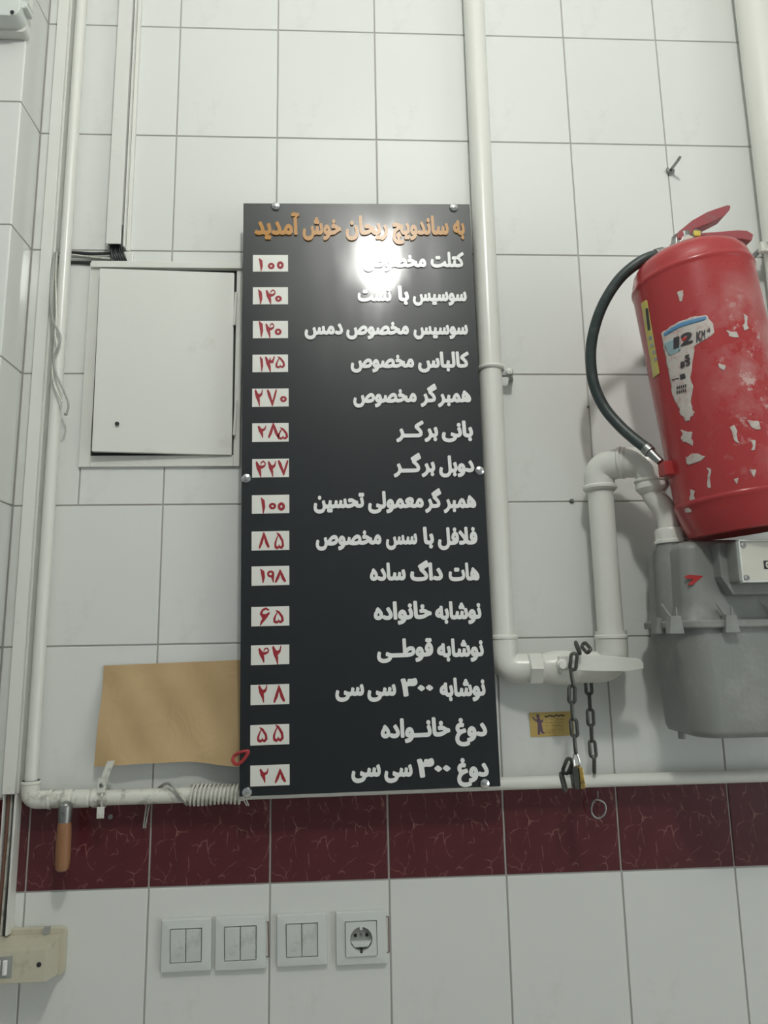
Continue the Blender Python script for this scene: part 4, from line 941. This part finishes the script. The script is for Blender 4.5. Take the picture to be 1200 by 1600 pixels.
# ------------------------------------------------------------------ wall hook and anchors
hk = at(1046, 268, 0)
hook = thing('wall_hook', hk, 'bent grey metal hook screwed into a tile joint above the extinguisher', 'hook')
G().tube(smoothpath([hk + Vector((0, .004, 0)), hk + Vector((.0005, -.008, 0)), hk + Vector((.0005, -.020, -.001)), hk + Vector((.001, -.034, -.001)), hk + Vector((.0015, -.045, .000))], 6), .0030, 10).build('rod', 'steel', hook)
G().tube([hk + Vector((.0065 * math.cos(a), -.004 + .001 * math.sin(a), .0065 * math.sin(a) + .0005)) for a in [math.pi * (.75 + 1.3 * k / 12) for k in range(13)]], .0026, 8).build('hook_eye', 'steel', hook)
for px_, py_, lb in ((893, 783, 'small grey screw anchor in the tile joint left of the second gas riser'), (919, 636, 'tiny screw stub in the tile joint below the black hose')):
    a = thing('wall_anchor', at(px_, py_), lb, 'anchor')
    k = 1.0 if px_ == 893 else .55
    G().lathe([(.0048 * k, -.003), (.0048 * k, .0016), (.0036 * k, .0026), (.0024 * k, .0018), (0, .0008)], at(px_, py_), (0, -1, 0), 14).build('plug', 'steel', a)
    G().lathe([(.0017 * k, -.002), (.0017 * k, .006), (0, .0065)], at(px_, py_), (0, -1, 0), 8).build('screw', 'steel', a)

# ------------------------------------------------------------------ switches and socket
def plate(px0, px1, py0, py1, name, label, cat, group=None):
    a = at(px0, py1, -.008); b = at(px1, py0, -.008); c = Vector(((a.x + b.x) / 2, 0, (a.z + b.z) / 2)); wd, ht = b.x - a.x, b.z - a.z
    t = thing(name, c, label, cat, group, rot=(0, math.radians(-.5), 0))
    g = G(); o_, i_ = (wd / 2, ht / 2), (wd * .315, ht * .33)
    r0 = [(x * o_[0], z * o_[1]) for x, z in ((-1, -1), (1, -1), (1, 1), (-1, 1))]
    bm = bmesh.new()
    def ring(sx, sz, y, bow=0): return [bm.verts.new((x * sx, y, z * sz)) for x, z in ((-1, -1), (1, -1), (1, 1), (-1, 1))]
    A = ring(o_[0], o_[1], -.0004); B = ring(o_[0], o_[1], -.006); Cc = ring(o_[0] * .985, o_[1] * .985, -.0086); D = ring(i_[0], i_[1], -.0100); E_ = ring(i_[0], i_[1], -.004)
    for u, v in ((A, B), (B, Cc), (Cc, D), (D, E_)):
        for k in range(4): bm.faces.new([u[k], u[(k + 1) % 4], v[(k + 1) % 4], v[k]])
    bm.faces.new(E_); bm.faces.new(A[::-1])
    bmesh.ops.recalc_face_normals(bm, faces=bm.faces[:])
    bmesh.ops.bevel(bm, geom=[e for e in bm.edges if e.verts[0].co.y < -.0055 or e.verts[1].co.y < -.0055], offset=.0009, segments=2, affect='EDGES', profile=.5)
    g.bm(bm); g.build('cover_frame', 'switch', t, local=True, smooth=25)
    return t, i_
def switch(px0, px1, py0, py1, label):
    t, (iw, ih) = plate(px0, px1, py0, py1, 'light_switch', label, 'switch', 'double light switches under the maroon band')
    for s in (-1, 1):
        x0, x1 = sorted((s * .0007, s * (iw - .0012)))
        bm = bmesh.new(); hh = ih - .0012
        vs = [bm.verts.new((x, y, zz)) for x, y, zz in ((x0, -.0092, -hh), (x1, -.0092, -hh), (x1, -.0118, -hh * .1), (x0, -.0118, -hh * .1), (x1, -.0128 if s < 0 else -.0124, hh), (x0, -.0128 if s < 0 else -.0124, hh), (x0, -.004, -hh), (x1, -.004, -hh), (x1, -.004, hh), (x0, -.004, hh))]
        for f in ((0, 1, 2, 3), (3, 2, 4, 5), (0, 6, 7, 1), (5, 4, 8, 9), (0, 3, 5, 9, 6), (1, 7, 8, 4, 2), (6, 9, 8, 7)): bm.faces.new([vs[i] for i in f])
        bmesh.ops.recalc_face_normals(bm, faces=bm.faces[:]); bmesh.ops.bevel(bm, geom=bm.edges[:], offset=.0006, segments=2, affect='EDGES', profile=.5)
        G().bm(bm).build('rocker', 'rocker', t, local=True, smooth=25)
    return t
switch(250, 331, 1435, 1520, 'double light switch with smudged rockers, furthest from the socket')
switch(335, 416, 1431, 1517, 'double light switch with smudged rockers, middle one of three')
switch(432, 511, 1427, 1511, 'double light switch with smudged rockers, right beside the socket')
so, (iw, ih) = plate(525, 603, 1423, 1509, 'wall_socket', 'white earthed wall socket with a round grey recess next to the switches', 'socket')
bm = bmesh.new(); sq = 40; R1 = .0185; hw, hh = iw - .001, ih - .001
outer = []
for k in range(sq):
    a = 2 * math.pi * k / sq; ca, sa = math.cos(a), math.sin(a); m_ = min(hw / max(1e-6, abs(ca)), hh / max(1e-6, abs(sa))); outer.append(bm.verts.new((ca * m_, -.0128, sa * m_)))
inner = [bm.verts.new((R1 * math.cos(2 * math.pi * k / sq), -.0128, R1 * math.sin(2 * math.pi * k / sq))) for k in range(sq)]
deep = [bm.verts.new((R1 * .97 * math.cos(2 * math.pi * k / sq), -.0045, R1 * .97 * math.sin(2 * math.pi * k / sq))) for k in range(sq)]
skirt = [bm.verts.new((v.co.x, -.004, v.co.z)) for v in outer]
for k in range(sq):
    j = (k + 1) % sq; bm.faces.new([outer[k], outer[j], inner[j], inner[k]]); bm.faces.new([inner[k], inner[j], deep[j], deep[k]]); bm.faces.new([outer[k], skirt[k], skirt[j], outer[j]])
bm.faces.new(deep)
ins = G().bm(bm).build('socket_insert', 'switch', so, local=True, smooth=25)
G().lathe([(R1 * .955, 0), (R1 * .955, .0006), (0, .0006)], (0, -.0046, 0), (0, -1, 0), 32).build('recess_floor', 'cable_g', ins, local=True)
for s in (-1, 1): G().lathe([(.0028, 0), (.0028, .0008), (0, .0008)], (s * .0095, -.0052, .0035), (0, -1, 0), 14).build('pin_hole', 'black', ins, local=True)
G().lathe([(.002, 0), (.002, .0015), (0, .0015)], (0, -.0052, .0035), (0, -1, 0), 10).build('centre_screw', 'steel', ins, local=True)
for s in (-1, 1): G().box((-.0022, -.0135, s * R1 - .0035 - (.001 if s > 0 else -.001)), (.0022, -.0065, s * R1 + .0025 - (.001 if s > 0 else -.001)), .0004).build('earth_clip', 'chain' if s < 0 else 'switch', ins, local=True)
G().prism([(-R1 * .93, -.004), (R1 * .93, -.004), (R1 * .6, -.0125), (-R1 * .6, -.0125)], -.0118, -.0050, .0008).build('guide', 'switch', ins, local=True)
for px_, py0_, py1_ in ((607, 1432, 1488), (419, 1440, 1495)):
    a, b = at(px_, py0_, -.001), at(px_ + 1, py1_, -.001)
    t = thing('mounting_edge', a, 'thin brownish edge of the wall box showing right of the ' + ('socket' if px_ > 500 else 'middle light switch'), 'wall box')
    g = G(); g.tube([a + Vector((-.004, 0, 0)), a, b, b + Vector((-.004, 0, 0))], .0009, 6); g.build('metal_edge', 'cable_b', t)

# ------------------------------------------------------------------ beige fuse box in the corner
bx1 = at(102, 1490, -.008).x; bz1 = at(60, 1450, -.008).z; bz0 = at(92, 1524, -.008).z; bx0 = PX + .003
fus = thing('fuse_box', (bx1, 0, bz0), 'dusty beige fuse box with white toggles under the open corner trunking', 'fuse box')
G().prism(rrect(bx0, bx1, bz0, bz1, .009), -.010, -.0004, .0015).build('base_plate', 'beige', fus)
fr = [at(73, 1482, -.058), at(71, 1535, -.058)]
A = [(bx0 + .002, bz0 + .002), (bx1 - .008, bz0 + .002), (bx1 - .008, bz1 - .008), (bx0 + .002, bz1 - .008)]
B = [(bx0 + .002, fr[1].z), (fr[1].x, fr[1].z), (fr[0].x, fr[0].z), (bx0 + .002, fr[0].z + .001)]
bm = bmesh.new(); va = [bm.verts.new((x, -.010, zz)) for x, zz in A]; vb_ = [bm.verts.new((x, -.058, zz)) for x, zz in B]
for k in range(4): bm.faces.new([va[k], va[(k + 1) % 4], vb_[(k + 1) % 4], vb_[k]])
bm.faces.new(vb_); bm.faces.new(va[::-1]); bmesh.ops.recalc_face_normals(bm, faces=bm.faces[:]); bmesh.ops.bevel(bm, geom=bm.edges[:], offset=.0022, segments=2, affect='EDGES', profile=.5)
cov = G().bm(bm).build('cover', 'beige', fus, smooth=25)
p = at(61, 1507, -.0585); G().lathe([(.0036, 0), (.0036, .0006), (0, .0006)], p, (0, -1, 0), 14).build('screw_hole', 'recess_dark', cov)
w0, w1 = at(-25, 1530, -.058), at(20, 1494, -.058)
w0.x = max(w0.x, bx0 + .006)
G().box((w0.x, -.0588, w0.z), (w1.x, -.0575, w1.z), .0004).build('toggle_recess', 'cable_g', cov)
for k in range(2):
    xx = w1.x - .0095 - k * .0105
    if xx > w0.x + .003: G().box((xx - .0035, -.0640, w0.z + .005), (xx + .0035, -.0585, w1.z - .004), .0022, 3).build('toggle', 'letter', cov)
p0, p1 = at(69, 1449, -.011), at(78, 1459, -.011)
G().box((p0.x, -.0155, p1.z), (p1.x, -.0085, p0.z + .001), .0005).build('catch', 'cable_g', fus)

# ------------------------------------------------------------------ corner of a white box on the pier, top left
jy = -PD
j1 = at(31, 40, -.15); jz0 = at(10, 26, -.15).z
jb = thing('alarm_box', (j1.x - .06, jy, jz0), 'white plastic box with rounded corner lugs mounted high on the pier', 'box')
jx1 = at(40, 50, jy - .02).x; jzb = at(10, 60, jy - .004).z
G().prism(rrect(jx1 - .16, jx1, jzb, jzb + .16, .010), jy - .020, jy - .0005, .002).build('back_plate', 'duct', jb)
fx1 = at(33, 12, jy - .05).x; fz0 = at(10, 25, jy - .05).z
G().prism(rrect(fx1 - .15, fx1 - .001, fz0, fz0 + .14, .018), jy - .052, jy - .018, .003).build('cover', 'switch', jb)
G().prism(rrect(fx1 - .006, fx1 + .008, fz0 + .022, fz0 + .038, .004), jy - .046, jy - .020, .002).build('lug', 'switch', jb)
p = at(19, 19, jy - .053); G().lathe([(.0036, 0), (.0036, .0008), (0, .0008)], p, (0, -1, 0), 12).build('screw_hole', 'recess_dark', jb)
